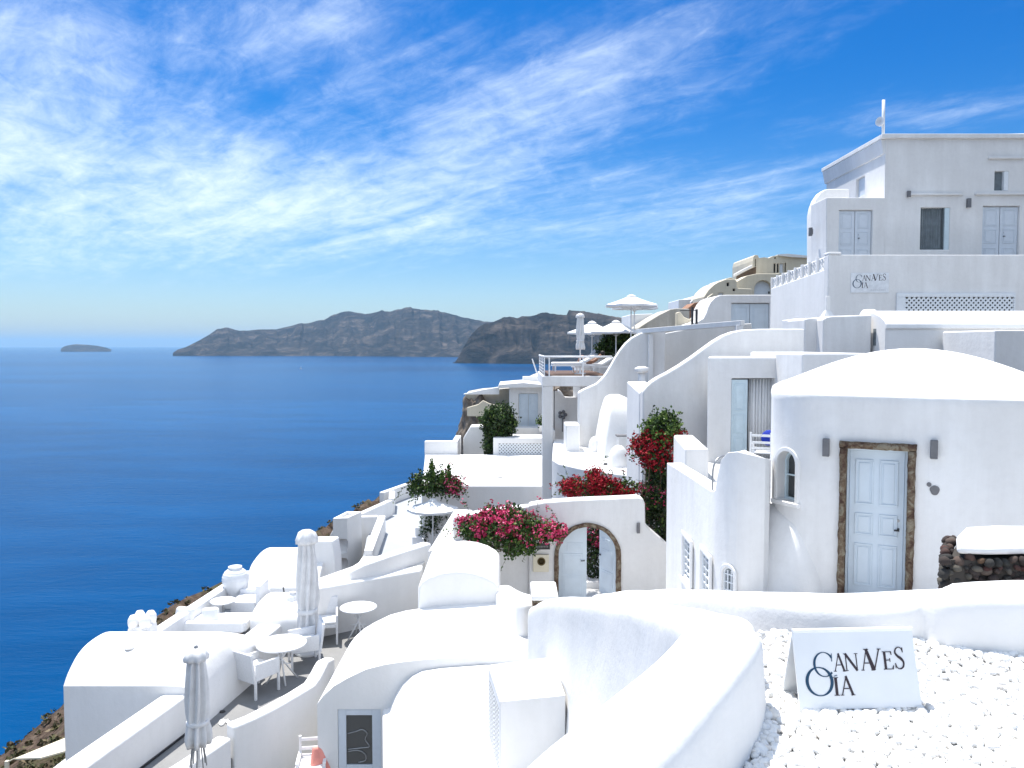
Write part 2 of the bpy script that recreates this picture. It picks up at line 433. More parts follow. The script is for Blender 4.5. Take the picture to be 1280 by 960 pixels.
# ------------------------------------------------------------------ sea, islands, hillside
ys = [-250, 60, 200, 500, 1200, 3000, 8000, 20000, 60000]; xs = [-60000, -15000, -4000, -1000, -250, 0, 250, 1000, 4000, 15000, 60000]
mb = MB(); mb.add([(x, y, SEA) for y in ys for x in xs], [(j*len(xs)+i, j*len(xs)+i+1, (j+1)*len(xs)+i+1, (j+1)*len(xs)+i) for j in range(len(ys)-1) for i in range(len(xs)-1)])
tag(mb.build('sea', WATER, origin=(0, 0, SEA)), 'deep blue sea reaching to the hazy horizon', kind='structure')

def interp(pts, x):
    if x <= pts[0][0]: return pts[0][1]
    for (a, b), (c, d) in zip(pts, pts[1:]):
        if x <= c: return b + (d - b) * (x - a) / (c - a)
    return pts[-1][1]
def island(name, sil, shore, dr, label, cols=300, rows=30, seed=0, gully=.2):
    """a ridge with gullied slopes: sil is its skyline, shore(px) the forward distance of its waterline, dr how far behind the shore the ridge stands"""
    x0, x1 = sil[0][0], sil[-1][0]
    V = []; F = []
    for i in range(cols + 1):
        px = x0 + (x1 - x0) * i / cols
        d0 = shore(px); drr = dr * (.25 + .75 * min(1, (i + 3) / cols * 4, (cols + 3 - i) / cols * 4))
        dm = d0 + drr
        H = max(2, W(px, interp(sil, px), dm).z - SEA)
        for j in range(rows + 1):
            t = j / rows
            dist = d0 + drr * 1.9 * t
            tt = min(1, t * 1.9) if t <= .53 else max(0, 1 - (t - .53) / .47)
            prof = tt ** .72 if t <= .53 else tt ** 1.2
            x = W(px, 440, dist).x
            g = noise.fractal(Vector((px * .085 + seed, t * 1.6, seed)), 1.0, 2.1, 6) * gully + noise.fractal(Vector((x*.0016 + seed, dist*.0016, 2)), 1., 2., 5) * gully * .7
            edge = 4 * tt * (1 - tt) + .10
            h = H * max(0, prof + g * min(1, edge)) if tt > 0 else -6
            z = SEA + (h if tt > 0 else -6)
            V.append((x, dist + g * drr * .25 * min(1, edge), z))
    for i in range(cols):
        for j in range(rows):
            a = i * (rows + 1) + j; F.append((a, a + rows + 1, a + rows + 2, a + 1))
    o = MB().add(V, F).build(name, ISLE, smooth=True)
    smooth_by_angle(o, 50)
    return tag(o, label, kind='structure')
far = [(216,441),(222,437),(232,434),(240,430),(250,425),(262,418),(272,411),(283,409),(292,411),(300,413),(318,412),(345,411),(360,408),(375,404),(390,403),(405,399),(418,393),(430,389),(437,388),(446,390),(458,392),(470,390),(482,389),(495,387),(508,384),(520,385),(532,387),(545,388),(560,391),(575,395),(590,398),(606,401),(640,404),(690,406),(740,409),(800,416)]
island('island_hills', far, lambda p: 7600 - max(0, p - 400) * 4, 1500, 'long hazy volcanic island across the bay', seed=3)
near = [(566,456),(572,448),(580,433),(589,418),(598,408),(606,404),(613,402),(622,399),(630,396),(637,395),(648,396),(660,394),(672,391),(684,389),(697,392),(708,393),(711,386),(730,388),(750,391),(770,396),(800,399),(860,402),(940,408),(1010,414)]
island('headland_hills', near, lambda p: 4500 - (p - 570) * 2.0, 420, 'browner volcanic headland in front of the far island', seed=11, gully=.24)
islet = [(76,436),(80,433),(86,431),(95,430),(110,430.5),(122,432),(132,434),(139,436.5)]
island('islet_hill', islet, lambda p: 13000, 500, 'small flat islet alone near the horizon', cols=50, rows=12, seed=23, gully=.08)

def terr(x, y):
    # village shelf that climbs to the right and breaks off to the sea on the left
    e = interp([(-30, -13), (10, -13), (21, -13.3), (24, -11.5), (28, -10.3), (31, -9.6), (38, -8.9), (45, -8.0), (50, -6.6), (55, -4.2), (62, 2), (80, 14), (140, 45)], y)
    ze = interp([(-30, -10.9), (12, -10.8), (21, -10.2), (24, -8.3), (28, -8.05), (31, -8.0), (38, -8.35), (45, -8.75), (50, -9.3), (62, -9), (80, -7), (140, -6)], y)
    base = interp([(-30, -9.7), (17, -9.6), (23, -8.4), (31, -11.2), (46, -11.0), (60, -9.5), (80, -7), (140, -6)], y)
    s = max(0, e - x); w = interp([(0, 5), (24, 3.5), (30, 1.3), (200, 1.3)], y)
    if s > 0: z = ze - (2.0 * s - 1.3 * (1 - math.exp(-s)))
    else:
        k = min(1, (x - e) / w); k = k * k * (3 - 2 * k); z = ze + (base - ze) * k + .30 * min(max(0, x - 4), 22)
    n = noise.fractal(Vector((x*.16, y*.16, 1.3)), 1., 2., 5); n2 = noise.fractal(Vector((x*.7, y*.7, 5)), 1., 2., 4)
    a = min(1, max(0, e + 2.2 - x) / 2.5)
    return max(SEA - 8, z + n * .9 * a + n2 * .35 * a)
V = []; F = []; xs = []; x = -95.
while x < 60:
    xs.append(x); x += .45 if -24 < x < -3 else (1.6 if -45 < x < 10 else 4)
ys = []; y = -25.
while y < 190:
    ys.append(y); y += .45 if 8 < y < 50 else (1.5 if y < 90 else 5)
for y in ys:
    for x in xs: V.append((x, y, terr(x, y)))
nx = len(xs)
for j in range(len(ys)-1):
    for i in range(nx-1): F.append((j*nx+i, j*nx+i+1, (j+1)*nx+i+1, (j+1)*nx+i))
o = MB().add(V, F).build('hillside_terrain', TERR, smooth=True); tag(o, 'brown scrubby cliff slope below the white terraces', kind='structure')

# low scrub on the open slope
def scrub():
    mb = MB(); r = random.Random(5); n = 0
    while n < 2600:
        x = r.uniform(-24, -7); y = r.uniform(9, 46)
        if x > -8.2: continue
        z = terr(x, y); s = r.uniform(.07, .22); n += 1
        for k in range(16):
            a = r.uniform(0, 6.28); e = r.uniform(0, 1.4); rr = s * r.uniform(.5, 1)
            c = Vector((x + rr*math.cos(a)*math.cos(e), y + rr*math.sin(a)*math.cos(e), z + rr*math.sin(e)*.8))
            q = s*.45; d1 = Vector((r.uniform(-1,1), r.uniform(-1,1), r.uniform(-1,1))).normalized()*q; d2 = Vector((r.uniform(-1,1), r.uniform(-1,1), r.uniform(-1,1))).normalized()*q
            mb.add([c - d1, c + d2*.6, c + d1, c - d2*.6], [(0,1,2,3)])
    return mb.build('scrub_undergrowth', SCRUBM)
SCRUBM = island_var('dry_scrub', [(0, (.03, .035, .012)), (.4, (.075, .08, .03)), (.7, (.12, .10, .05)), (1, (.17, .13, .08))], .8)
tag(scrub(), 'low dry scrub growing on the brown slope', 'undergrowth', kind='stuff')
# ------------------------------------------------------------------ components
def panel_door(parent, O, ang, w, h, rows, cols=1, mat=DOORM, name='door', handle=None, depth=.05, lock=False, label=None, leaf_only=False):
    """a door leaf: O = bottom centre of its front face; rows = list of (z0,z1) fractions with raised panels"""
    mb = MB().frame(O, ang); mb.box(-w/2, w/2, 0, depth, 0, h)
    d = mb.build(name, mat, parent, bevel=.008, seg=2)
    if label: d['label'] = label
    p = MB().frame(O, ang); st = w * .11 if cols > 1 else w * .16
    cw = (w - st * (cols + 1)) / cols
    for c in range(cols):
        xa = -w/2 + st + c * (cw + st)
        for a, b in rows:
            z0, z1 = a * h, b * h
            # moulding frame and raised field
            t = min(.022, cw*.12)
            for q in ((xa, xa+cw, z0, z0+t), (xa, xa+cw, z1-t, z1), (xa, xa+t, z0+t, z1-t), (xa+cw-t, xa+cw, z0+t, z1-t)):
                p.box(q[0], q[1], -.014, .002, q[2], q[3])
            g = min(.05, cw*.2)
            p.box(xa+g, xa+cw-g, -.010, .002, z0+g, z1-g)
    p.build('raised_panel', mat, d, bevel=.004, seg=2)
    if handle:
        hx, hz = handle
        q = MB().frame(O, ang); X = hx * w; Z = hz * h
        q.tube([(X, .01, Z), (X, -.05, Z)], .012, 8); q.tube([(X, -.05, Z), (X - math.copysign(.045, hx), -.055, Z)], .013, 8)
        q.box(X-.018, X+.018, -.006, .004, Z-.022, Z+.022)
        q.build('handle', DMETAL, d, bevel=.003, seg=2)
        if lock:
            q = MB().frame(O, ang); ring = [(X + .02*math.cos(a), -.012, Z + .12 + .02*math.sin(a)) for a in np.linspace(0, 6.283, 13)[:-1]]
            q.prism(ring, (0, .02, 0)); q.build('lock', METAL, d)
    return d

def wall_lamp(O, ang, w, h, label, mat=LAMPM, round_back=False):
    t = thing('wall_lamp', O, label, 'wall lamp', rz=ang)
    mb = MB().box(-w/2, w/2, -w*.95, -.012, 0, h); mb.build('lamp_shade', mat, t, bevel=w*.12, seg=2, local=True)
    mb = MB().box(-w*.34, w*.34, -.014, .01, h*.2, h*.8); mb.build('back_plate', mat, t, local=True)
    mb = MB().box(-w*.36, w*.36, -w*.8, -.03, -.006, .004); mb.build('diffuser', CUSH, t, local=True)
    return t

def armchair(loc, rz, label, group, first=[None]):
    if first[0] is None:
        t = thing('patio_armchair', loc, label, 'armchair', group, rz)
        b = dict(local=True)
        mb = MB(); mb.box(-.27, .27, -.28, .25, .36, .44); mb.build('seat', WICKER, t, bevel=.02, **b)
        mb = MB(); mb.box(-.25, .25, -.27, .22, .442, .50); mb.build('seat_cushion', CUSH, t, bevel=.025, **b)
        # back at +y, slightly raked
        mb = MB(); mb.prism([(-.30, .25, .30), (.30, .25, .30), (.30, .33, .86), (-.30, .33, .86)], (0, .05, 0)); mb.build('backrest', WICKER, t, bevel=.015, **b)
        for s in (-1, 1):
            mb = MB(); x0, x1 = (s*.30, s*.255) if s < 0 else (.255, .30)
            mb.prism([(x0, -.29, .34), (x0, -.29, .63), (x0, .26, .66), (x0, .26, .34)], (x1 - x0, 0, 0)); mb.build('armrest', WICKER, t, bevel=.015, **b)
        for sx_ in (-1, 1):
            for sy_, ln in ((-.27, .36), (.26, .36)):
                mb = MB(); x = sx_*.275; mb.box(x-.022, x+.022, sy_-.022, sy_+.022, 0, ln); mb.build('leg', WICKER, t, bevel=.006, seg=1, **b)
        first[0] = t; return t
    c = copy_tree(first[0]); c.location = loc; c.rotation_euler.z = rz; c['label'] = label; return c

def round_table(loc, r, h, label, pedestal=False, group=None, top=WICKER):
    t = thing('round_table', loc, label, 'table', group)
    MB().lathe([(0, h-.035), (r-.01, h-.035), (r, h-.025), (r, h-.008), (r-.01, h), (0, h)], seg=40).build('tabletop', top, t, local=True, bevel=.004, seg=1)
    if pedestal:
        MB().lathe([(.02, .03), (.02, h-.03)], seg=12).build('pedestal', METAL, t, local=True)
        MB().lathe([(0, 0), (.16, 0), (.16, .02), (.03, .045), (0, .045)], seg=20).build('base', METAL, t, local=True)
    else:
        for a in (.5, 2.07, 3.64, 5.21):
            mb = MB(); c, s_ = math.cos(a), math.sin(a)
            mb.tube([(c*r*.62, s_*r*.62, 0), (-c*r*.42, -s_*r*.42, h-.036)], .016, 8); mb.build('leg', WMETAL, t, local=True, smooth=True)
        MB().tube([(-r*.4, 0, h*.45), (r*.4, 0, h*.45)], .012, 8).build('stretcher', WMETAL, t, local=True, smooth=True)
    return t

def folded_umbrella(loc, h, label, top_z, bot_z, r0, group, pole_show=True, lean=0, mat=GFAB):
    t = thing('folded_parasol', loc, label, 'parasol', group)
    k = 8
    def star(depth, ph): return lambda a, z: 1 - depth*(.5 + .5*math.cos(k*a + ph + 1.3*math.sin(2.2*z))) + .16*noise.noise(Vector((math.cos(a)*2.2, math.sin(a)*2.2, z*2.1 + ph)))
    L = top_z - bot_z
    prof = [(.012, bot_z+.02), (r0*1.02, bot_z), (r0*1.08, bot_z+L*.06), (r0*1.0, bot_z+L*.15), (r0*.82, bot_z+L*.24), (r0*.96, bot_z+L*.34), (r0*.98, bot_z+L*.5), (r0*.92, bot_z+L*.65), (r0*.84, bot_z+L*.8), (r0*.72, bot_z+L*.9), (r0*.6, bot_z+L*.935), (.02, bot_z+L*.94)]
    o = MB().lathe(prof, seg=96, mod=star(.40, 0)).build('canopy', mat, t, local=True, smooth=True)
    MB().lathe([(r0*.35, top_z-L*.14), (r0*.98, top_z-L*.125), (r0*1.02, top_z-L*.09), (r0*.78, top_z-L*.03), (r0*.4, top_z-.01), (.02, top_z)], seg=72, mod=star(.16, .6)).build('vent', mat, t, local=True, smooth=True)
    MB().lathe([(r0*.86, bot_z+L*.215), (r0*.9, bot_z+L*.22), (r0*.9, bot_z+L*.25), (r0*.86, bot_z+L*.255)], seg=24).build('tie_band', mat, t, local=True, smooth=True)
    MB().lathe([(.026, .05), (.026, h-.03)], seg=14).build('pole', WMETAL, t, local=True, smooth=True)
    MB().lathe([(0, h-.04), (.022, h-.04), (.03, h-.015), (.018, h+.015), (0, h+.02)], seg=12).build('finial', METAL, t, local=True, smooth=True)
    MB().lathe([(0, 0), (.26, 0), (.26, .045), (.06, .06), (.04, .22), (0, .22)], seg=28).build('base', WMETAL, t, local=True, bevel=.006, seg=2)
    if pole_show:
        for i in range(8):
            a = i*2*math.pi/8 + .2
            MB().tube([(.03*math.cos(a), .03*math.sin(a), bot_z+.35), (r0*.66*math.cos(a), r0*.66*math.sin(a), bot_z-.30)], .009, 6).build('rib', METAL, t, local=True)
    return t

def open_umbrella(loc, pole, R_, rise, label, group=None, sides=8, rot=.2, vent=True, mat=FABRIC, bottom=0):
    """square/octagonal canopy with sagging edges, a vent on top, ribs and a pole"""
    t = thing('open_parasol', loc, label, 'parasol', group)
    rings = []; seg = sides*4
    def edge(a):
        f = (a / (2*math.pi/sides)) % 1 - .5
        return math.cos(math.pi/sides) / math.cos(f*2*math.pi/sides) * (1 if sides > 4 else 1)
    def ring(fr, z, sag):
        out = []
        for k in range(seg):
            a = 2*math.pi*k/seg; f = (a/(2*math.pi/sides)) % 1
            rr = R_*fr*edge(a); out.append((rr*math.cos(a+rot), rr*math.sin(a+rot), z - sag*math.sin(math.pi*f)**2))
        return out
    up = [ring(.16, pole+rise*.86, 0), ring(.4, pole+rise*.56, .01), ring(.7, pole+rise*.26, .02), ring(1, pole, .03), ring(1.0, pole-.10, .02)]
    dn = [[(x*.995, y*.995, z) for x, y, z in ring(.99, pole-.10, .02)], ring(.98, pole-.015, .03), ring(.7, pole+rise*.24, .02), ring(.16, pole+rise*.84, 0)]
    o = MB().loft(up + dn, caps=False).build('canopy', mat, t, local=True, smooth=True); smooth_by_angle(o, 14)
    o = MB().loft([ring(.19, pole+rise*.90, 0), ring(.10, pole+rise*1.06, 0), ring(.01, pole+rise*1.12, 0)]).build('vent', mat, t, local=True, smooth=True); smooth_by_angle(o, 14)
    for k in range(sides):
        a = 2*math.pi*k/sides + rot
        MB().tube([(.03*math.cos(a), .03*math.sin(a), pole+rise*.88), (R_*.97*math.cos(a), R_*.97*math.sin(a), pole-.02)], .012, 6).build('rib', WMETAL, t, local=True)
        MB().tube([(.03*math.cos(a), .03*math.sin(a), pole-.25), (R_*.48*math.cos(a), R_*.48*math.sin(a), pole+rise*.40)], .010, 6).build('strut', WMETAL, t, local=True)
    MB().lathe([(.03, bottom), (.03, pole+rise*.98)], seg=12).build('pole', WMETAL, t, local=True, smooth=True)
    return t

def leafquad(mb, c, s, r, up=.0):
    """one folded leaf"""
    d = Vector((r.gauss(0,1), r.gauss(0,1), r.gauss(0,1) + up)).normalized()
    e = d.cross(Vector((r.gauss(0,1), r.gauss(0,1), r.gauss(0,1)))).normalized(); n = d.cross(e)
    w = s*.36
    mb.add([c, c + d*s*.5 + e*w - n*s*.10, c + d*s, c + d*s*.5 - e*w - n*s*.10], [(0,1,2),(0,2,3)])
def bush(name, label, cat, blobs, n_leaf, leaf, leafmat, flowers=(), trunk=None, seed=1, core=True, group=None, shell=.55, sprays=0):
    """blobs: [(centre, (rx,ry,rz))]; flowers: [(mat, count, size, fn(p)->bool or None, name)] where petals come in clusters of three"""
    r = random.Random(seed)
    base = min((Vector(c).z - s[2] for c, s in blobs)); c0 = Vector(blobs[0][0])
    t = thing(name, (c0.x, c0.y, base if trunk is None else trunk[0][2]), label, cat, group)
    vol = [s[0]*s[1]*s[2] for c, s in blobs]; tot = sum(vol)
    area = [(s[0]*s[1] + s[1]*s[2] + s[0]*s[2]) for c, s in blobs]; ta = sum(area)
    def sample(lo=shell):
        k = r.random()*ta; i = 0
        while k > area[i]: k -= area[i]; i += 1
        c, s = blobs[i]
        d = Vector((r.gauss(0,1), r.gauss(0,1), r.gauss(0,1))).normalized()
        lump = 1 + .5*noise.noise(Vector((d.x*2.6 + i*3.1 + seed, d.y*2.6, d.z*2.6))) + .3*noise.noise(Vector((d.x*6 + i, d.y*6 + seed, d.z*6)))
        q = lump * (lo + (1-lo)*r.random()**.7)
        return Vector((c[0] + d.x*s[0]*q, c[1] + d.y*s[1]*q, c[2] + d.z*s[2]*q)), d
    mb = MB()
    for _ in range(n_leaf):
        p, d = sample(); leafquad(mb, p, leaf*r.uniform(.6, 1.35), r, .3)
    tips = []; sh = MB()
    for _ in range(sprays):
        p, d = sample(.88); q = p.copy(); v = (d + Vector((0, 0, .6))).normalized(); L = leaf*r.uniform(3, 7); pts = [q.copy()]
        for i in range(6):
            q = q + v*L/6; v = (v + Vector((r.gauss(0,.15), r.gauss(0,.15), -.22))).normalized(); pts.append(q.copy())
            for _k in range(2): leafquad(mb, q, leaf*r.uniform(.5, .95), r, .3)
        sh.tube(pts, leaf*.04, 4); tips.append(q)
    lv = mb.build('foliage', leafmat, t)
    if sprays: sh.build('shoots', BARK, t)
    if core:
        # woody, shaded inside of the plant: short twigs through the volume
        mb = MB()
        for _ in range(int(30*len(blobs))):
            p, d = sample(.1); c, s = blobs[r.randrange(len(blobs))]; q = p + (Vector(c) - p)*r.uniform(.25, .6)
            mb.tube([p, (p+q)/2 + Vector((r.gauss(0,.04), r.gauss(0,.04), r.gauss(0,.04))), q], [.006, .010, .014], 5)
        mb.build('branches', BARK, t)
    for mat, cnt, size, fn, nm in flowers:
        mb = MB(); k = 0; tries = 0
        while k < cnt and tries < cnt*60:
            tries += 1
            p, d = sample(.86)
            if fn and not fn(p, d): continue
            k += 1
            for _ in range(r.randint(4, 9)):
                q = p + Vector((r.gauss(0, size*1.3), r.gauss(0, size*1.3), r.gauss(0, size*1.1)))
                for a in range(3): leafquad(mb, q, size*r.uniform(.8, 1.3), r, .4)
        if nm == 'flowers':
            for q in tips:
                if r.random() < .6 and (not fn or fn(q, Vector((0, -.1, .5)))):
                    for a in range(10): leafquad(mb, q + Vector((r.gauss(0, size*.7), r.gauss(0, size*.7), r.gauss(0, size*.7))), size*r.uniform(.8, 1.2), r, .4)
        mb.build(nm, mat, t)
    if trunk: MB().tube(trunk, [.05*(1 - .5*i/(len(trunk)-1)) for i in range(len(trunk))], 8).build('stem', BARK, t, smooth=True)
    return t

# ---- serif lettering drawn stroke by stroke
def _stroke(p, q, w0, w1=None):
    p = Vector((p[0], p[1])); q = Vector((q[0], q[1])); w1 = w0 if w1 is None else w1
    d = (q - p).normalized(); n = Vector((-d.y, d.x))
    return [p + n*w0/2, p - n*w0/2, q - n*w1/2, q + n*w1/2]
def _serif(x, y, w, t=.035): return [Vector((x-w/2, y-t/2)), Vector((x+w/2, y-t/2)), Vector((x+w/2, y+t/2)), Vector((x-w/2, y+t/2))]
def _curve(pts, wf, n=44):
    P = densify([(a, b, 0) for a, b in pts], .03); out = []
    for i in range(len(P)-1):
        t0 = i/(len(P)-1); t1 = (i+1)/(len(P)-1)
        a, b = P[i], P[i+1]; pa = P[max(i-1,0)]; nb = P[min(i+2, len(P)-1)]
        da = (b - pa).normalized(); db = (nb - a).normalized(); na = Vector((-da.y, da.x)); nbv = Vector((-db.y, db.x))
        A = Vector((a.x, a.y)); B = Vector((b.x, b.y)); w0, w1 = wf(t0, da), wf(t1, db)
        out.append([A + na*w0/2, A - na*w0/2, B - nbv*w1/2, B + nbv*w1/2])
    return out
def glyph(ch):
    T, t = .14, .055
    if ch == 'A': return [_stroke((.10, 0), (.46, .98), t), _stroke((.44, 1.0), (.82, 0), T), [Vector((.2, .33)), Vector((.7, .33)), Vector((.68, .375)), Vector((.22, .375))], _serif(.10, .015, .22), _serif(.82, .015, .26)]
    if ch == 'N': return [_stroke((.14, 0), (.14, 1), t), _stroke((.12, 1), (.80, 0), T), _stroke((.80, 0), (.80, 1), t), _serif(.14, .015, .22), _serif(.12, .985, .2), _serif(.80, .985, .22)]
    if ch == 'V': return [_stroke((.10, 1), (.46, 0), T), _stroke((.46, .02), (.80, 1), t), _serif(.10, .985, .26), _serif(.80, .985, .2)]
    if ch == 'E': return [_stroke((.14, 0), (.14, 1), T), [Vector((.1, .96)), Vector((.58, .96)), Vector((.58, 1.)), Vector((.1, 1.))], [Vector((.1, .0)), Vector((.62, .0)), Vector((.62, .04)), Vector((.1, .04))], [Vector((.1, .5)), Vector((.46, .5)), Vector((.46, .54)), Vector((.1, .54))],
                          [Vector((.55, .80)), Vector((.59, .80)), Vector((.59, 1)), Vector((.50, 1))], [Vector((.53, 0)), Vector((.63, 0)), Vector((.66, .22)), Vector((.62, .22))], [Vector((.43, .42)), Vector((.47, .42)), Vector((.47, .62)), Vector((.43, .62))], _serif(.06, .985, .12), _serif(.06, .015, .12)]
    if ch == 'S': return _curve([(.58, .80), (.50, .95), (.32, 1.0), (.14, .90), (.10, .74), (.24, .58), (.44, .46), (.58, .28), (.52, .08), (.32, -.01), (.14, .05), (.05, .24)], lambda u, d: .045 + .095*max(0, 1 - abs(u-.5)*3.0)) + [[Vector((.56, .76)), Vector((.60, .76)), Vector((.60, .99)), Vector((.565, .99))], [Vector((.03, .02)), Vector((.065, .02)), Vector((.065, .26)), Vector((.03, .26))]]
    if ch == 'I': return [_stroke((.14, 0), (.14, 1), T), _serif(.14, .985, .28), _serif(.14, .015, .28)]
    if ch == "'": return [_stroke((.05, 0), (.3, .28), .05, .14)]
    if ch == 'C':
        pts = [(.5 + .5*math.cos(a), .5 + .5*math.sin(a)) for a in np.linspace(R(32), R(318), 26)]
        return _curve(pts, lambda u, d: .03 + .085*abs(d.y)**1.5) + [[Vector((.90, .62)), Vector((.93, .62)), Vector((.95, .96)), Vector((.91, .90))]]
    if ch == 'O':
        pts = [(.5 + .5*math.cos(a), .5 + .5*math.sin(a)) for a in np.linspace(R(70), R(430), 36)]
        return _curve(pts, lambda u, d: .035 + .09*abs(d.y)**1.5)
def letters(parent, items, M, name, mat, k0=0, thick=.0016, local=True):
    """items: (char, x0, y0, width_scale, height) in sign units; M maps (x, depth, z) of the board face to the parent's space"""
    mb = MB(); mb.M = M
    for k, (ch, x0, y0, w, h) in enumerate(items):
        polys = glyph(ch)
        for j, P in enumerate(polys):
            dpt = -(thick + .00012*(k0 + k) + .00003*(j % 40))
            pts = [(x0 + p.x*w, dpt, y0 + p.y*h) for p in P]
            mb.prism(pts, (0, -dpt*.9, 0))
    return mb.build(name, mat, parent, local=local)
def logo(parent, M, s, k0=0, bold=1):
    """the lettering of the two boards; s = metres per unit (the board is 630 units wide, 362 high, origin at its lower left)"""
    B = 462; X = lambda x: (x - 135)*s; Z = lambda y: (B - y)*s
    def g(ch, x0, x1, yt, yb, adv): return (ch, X(x0), Z(yb), (x1-x0)*s/adv, (yb-yt)*s)
    letters(parent, [g('C', 232, 332, 190, 306, 1), g('O', 186, 314, 262, 396, 1), g("'", 322, 344, 284, 306, .32)], M, 'monogram', INKB)
    letters(parent, [g('A', 330, 392, 196, 283, .92), g('N', 386, 462, 198, 281, .92), g('A', 474, 541, 182, 281, .92), g('V', 497, 583, 178, 281, .88), g('E', 590, 646, 192, 279, .68), g('S', 650, 702, 173, 276, .64),
                     g('I', 320, 347, 311, 397, .28), g('A', 352, 424, 306, 397, .92)], M, 'lettering', INKD, 4)

def lattice(mb, x0, x1, z0, z1, y, pitch, w, t):
    """diamond lattice bars clipped to a rectangle, at depth y, in the builder's frame"""
    H = z1 - z0; L = x1 - x0
    for sgn in (1, -1):
        c = -H
        while c < L + H:
            # line x = x0 + c + k, z = z0 + k  (or mirrored)
            k0 = max(0, -c); k1 = min(H, L - c)
            if sgn == 1 and k1 - k0 > w:
                a = (x0 + c + k0, z0 + k0); b = (x0 + c + k1, z0 + k1)
            elif sgn == -1 and k1 - k0 > w:
                a = (x0 + c + k0, z1 - k0); b = (x0 + c + k1, z1 - k1)
            else: a = None
            if a:
                d = Vector((b[0]-a[0], b[1]-a[1])).normalized(); n = Vector((-d.y, d.x))*w/2; yy = y + (0 if sgn == 1 else t*.9)
                mb.prism([(a[0]+n.x, yy, a[1]+n.y), (a[0]-n.x, yy, a[1]-n.y), (b[0]-n.x, yy, b[1]-n.y), (b[0]+n.x, yy, b[1]+n.y)], (0, t, 0))
            c += pitch
    return mb
# ------------------------------------------------------------------ helpers for openings
def arch_pts(w, h, rise, n=14):
    """outline of an opening, from bottom left over the arch to bottom right (x,z)"""
    pts = [(-w/2, 0), (-w/2, h - rise)]
    if rise > 0:
        for i in range(1, n):
            a = math.pi - math.pi*i/n; pts.append((w/2*math.cos(a), h - rise + rise*math.sin(a)))
    else: pass
    pts += [(w/2, h - rise), (w/2, 0)]
    return pts
def opening(mb, O, ang, w, h, rise, y0, y1):
    mb.frame(O, ang); mb.prism([(x, y0, z) for x, z in arch_pts(w, h, rise)], (0, y1 - y0, 0)); return mb
def trim(mb, O, ang, w, h, rise, t, y0, y1, bottom=True):
    """a band round an opening, drawn as butted pieces in one loft"""
    mb.frame(O, ang)
    a = arch_pts(w, h, rise); n = len(a)
    b = [(-w/2 - t, 0), (-w/2 - t, h - rise)] + ([((w/2+t)*math.cos(math.pi - math.pi*i/14), h - rise + (rise+t)*math.sin(math.pi - math.pi*i/14)) for i in range(1, 14)] if rise > 0 else []) + [(w/2 + t, h - rise), (w/2 + t, 0)]
    if rise <= 0: b[1] = (-w/2 - t, h + t); b[-2] = (w/2 + t, h + t)
    rings = [[(p[0], y0, p[1]), (q[0], y0, q[1]), (q[0], y1, q[1]), (p[0], y1, p[1])] for p, q in zip(a, b)]
    mb.loft(rings)
    if bottom: mb.box(-w/2 - t*1.5, w/2 + t*1.5, y0 - .02, y1, -t*1.1, -.001)
    return mb
def window(parent, O, ang, w, h, rise=0, depth=.14, t=.06, grid=(0, 0), frame_mat=FRAMEW, pane_mat=GLASS, surround=WHITE, proud=.03, bar=.02, name='window', label=None):
    """plaster surround, timber frame, bars and a pane, for an opening already cut `depth` deep"""
    wd = trim(MB(), O, ang, w, h, rise, t, -proud, .01).build(name, surround, parent, bevel=.008, seg=2)
    if label: wd['label'] = label
    fr = MB(); f = min(.045, w*.1)
    trim(fr, O, ang, w - 2*f, h - f - .002, max(0, rise - f) if rise else 0, f - .002, depth - .05, depth - .005, bottom=False); fr.box(-w/2 + f, w/2 - f, depth - .05, depth - .005, .002, f)
    nx_, nz_ = grid
    for i in range(1, nx_): x = -w/2 + w*i/nx_; fr.box(x - bar/2, x + bar/2, depth - .042, depth - .012, f, h - f - (rise*.3 if rise else 0))
    for j in range(1, nz_): z = h*j/nz_; fr.box(-w/2 + f, w/2 - f, depth - .040, depth - .014, z - bar/2, z + bar/2)
    fr.build('frame', frame_mat, wd)
    p = MB().frame(O, ang); p.prism([(x*.98, depth - .008, z) for x, z in arch_pts(w, h, rise)], (0, .006, 0)); p.build('pane', pane_mat, wd)
    return wd
def rough_bar(mb, x0, x1, y0, y1, z0, z1, axis='z', step=.05, amp=.012, seed=0):
    """a bar of old stone with an uneven face"""
    n = max(2, int(((z1 - z0) if axis == 'z' else (x1 - x0)) / step)); rings = []
    for k in range(n + 1):
        t = k / n; ring = []
        for (a, b) in ((0,0),(.5,0),(1,0),(1,.5),(1,1),(.5,1),(0,1),(0,.5)):
            if axis == 'z': p = Vector((x0 + (x1-x0)*a, y0 + (y1-y0)*b, z0 + (z1-z0)*t))
            else: p = Vector((x0 + (x1-x0)*t, y0 + (y1-y0)*b, z0 + (z1-z0)*a))
            q = noise.noise_vector(p*9 + Vector((seed, 0, 0)))*amp + noise.noise_vector(p*26)*amp*.6
            ring.append(p + q)
        rings.append(ring)
    mb.loft(rings); return mb

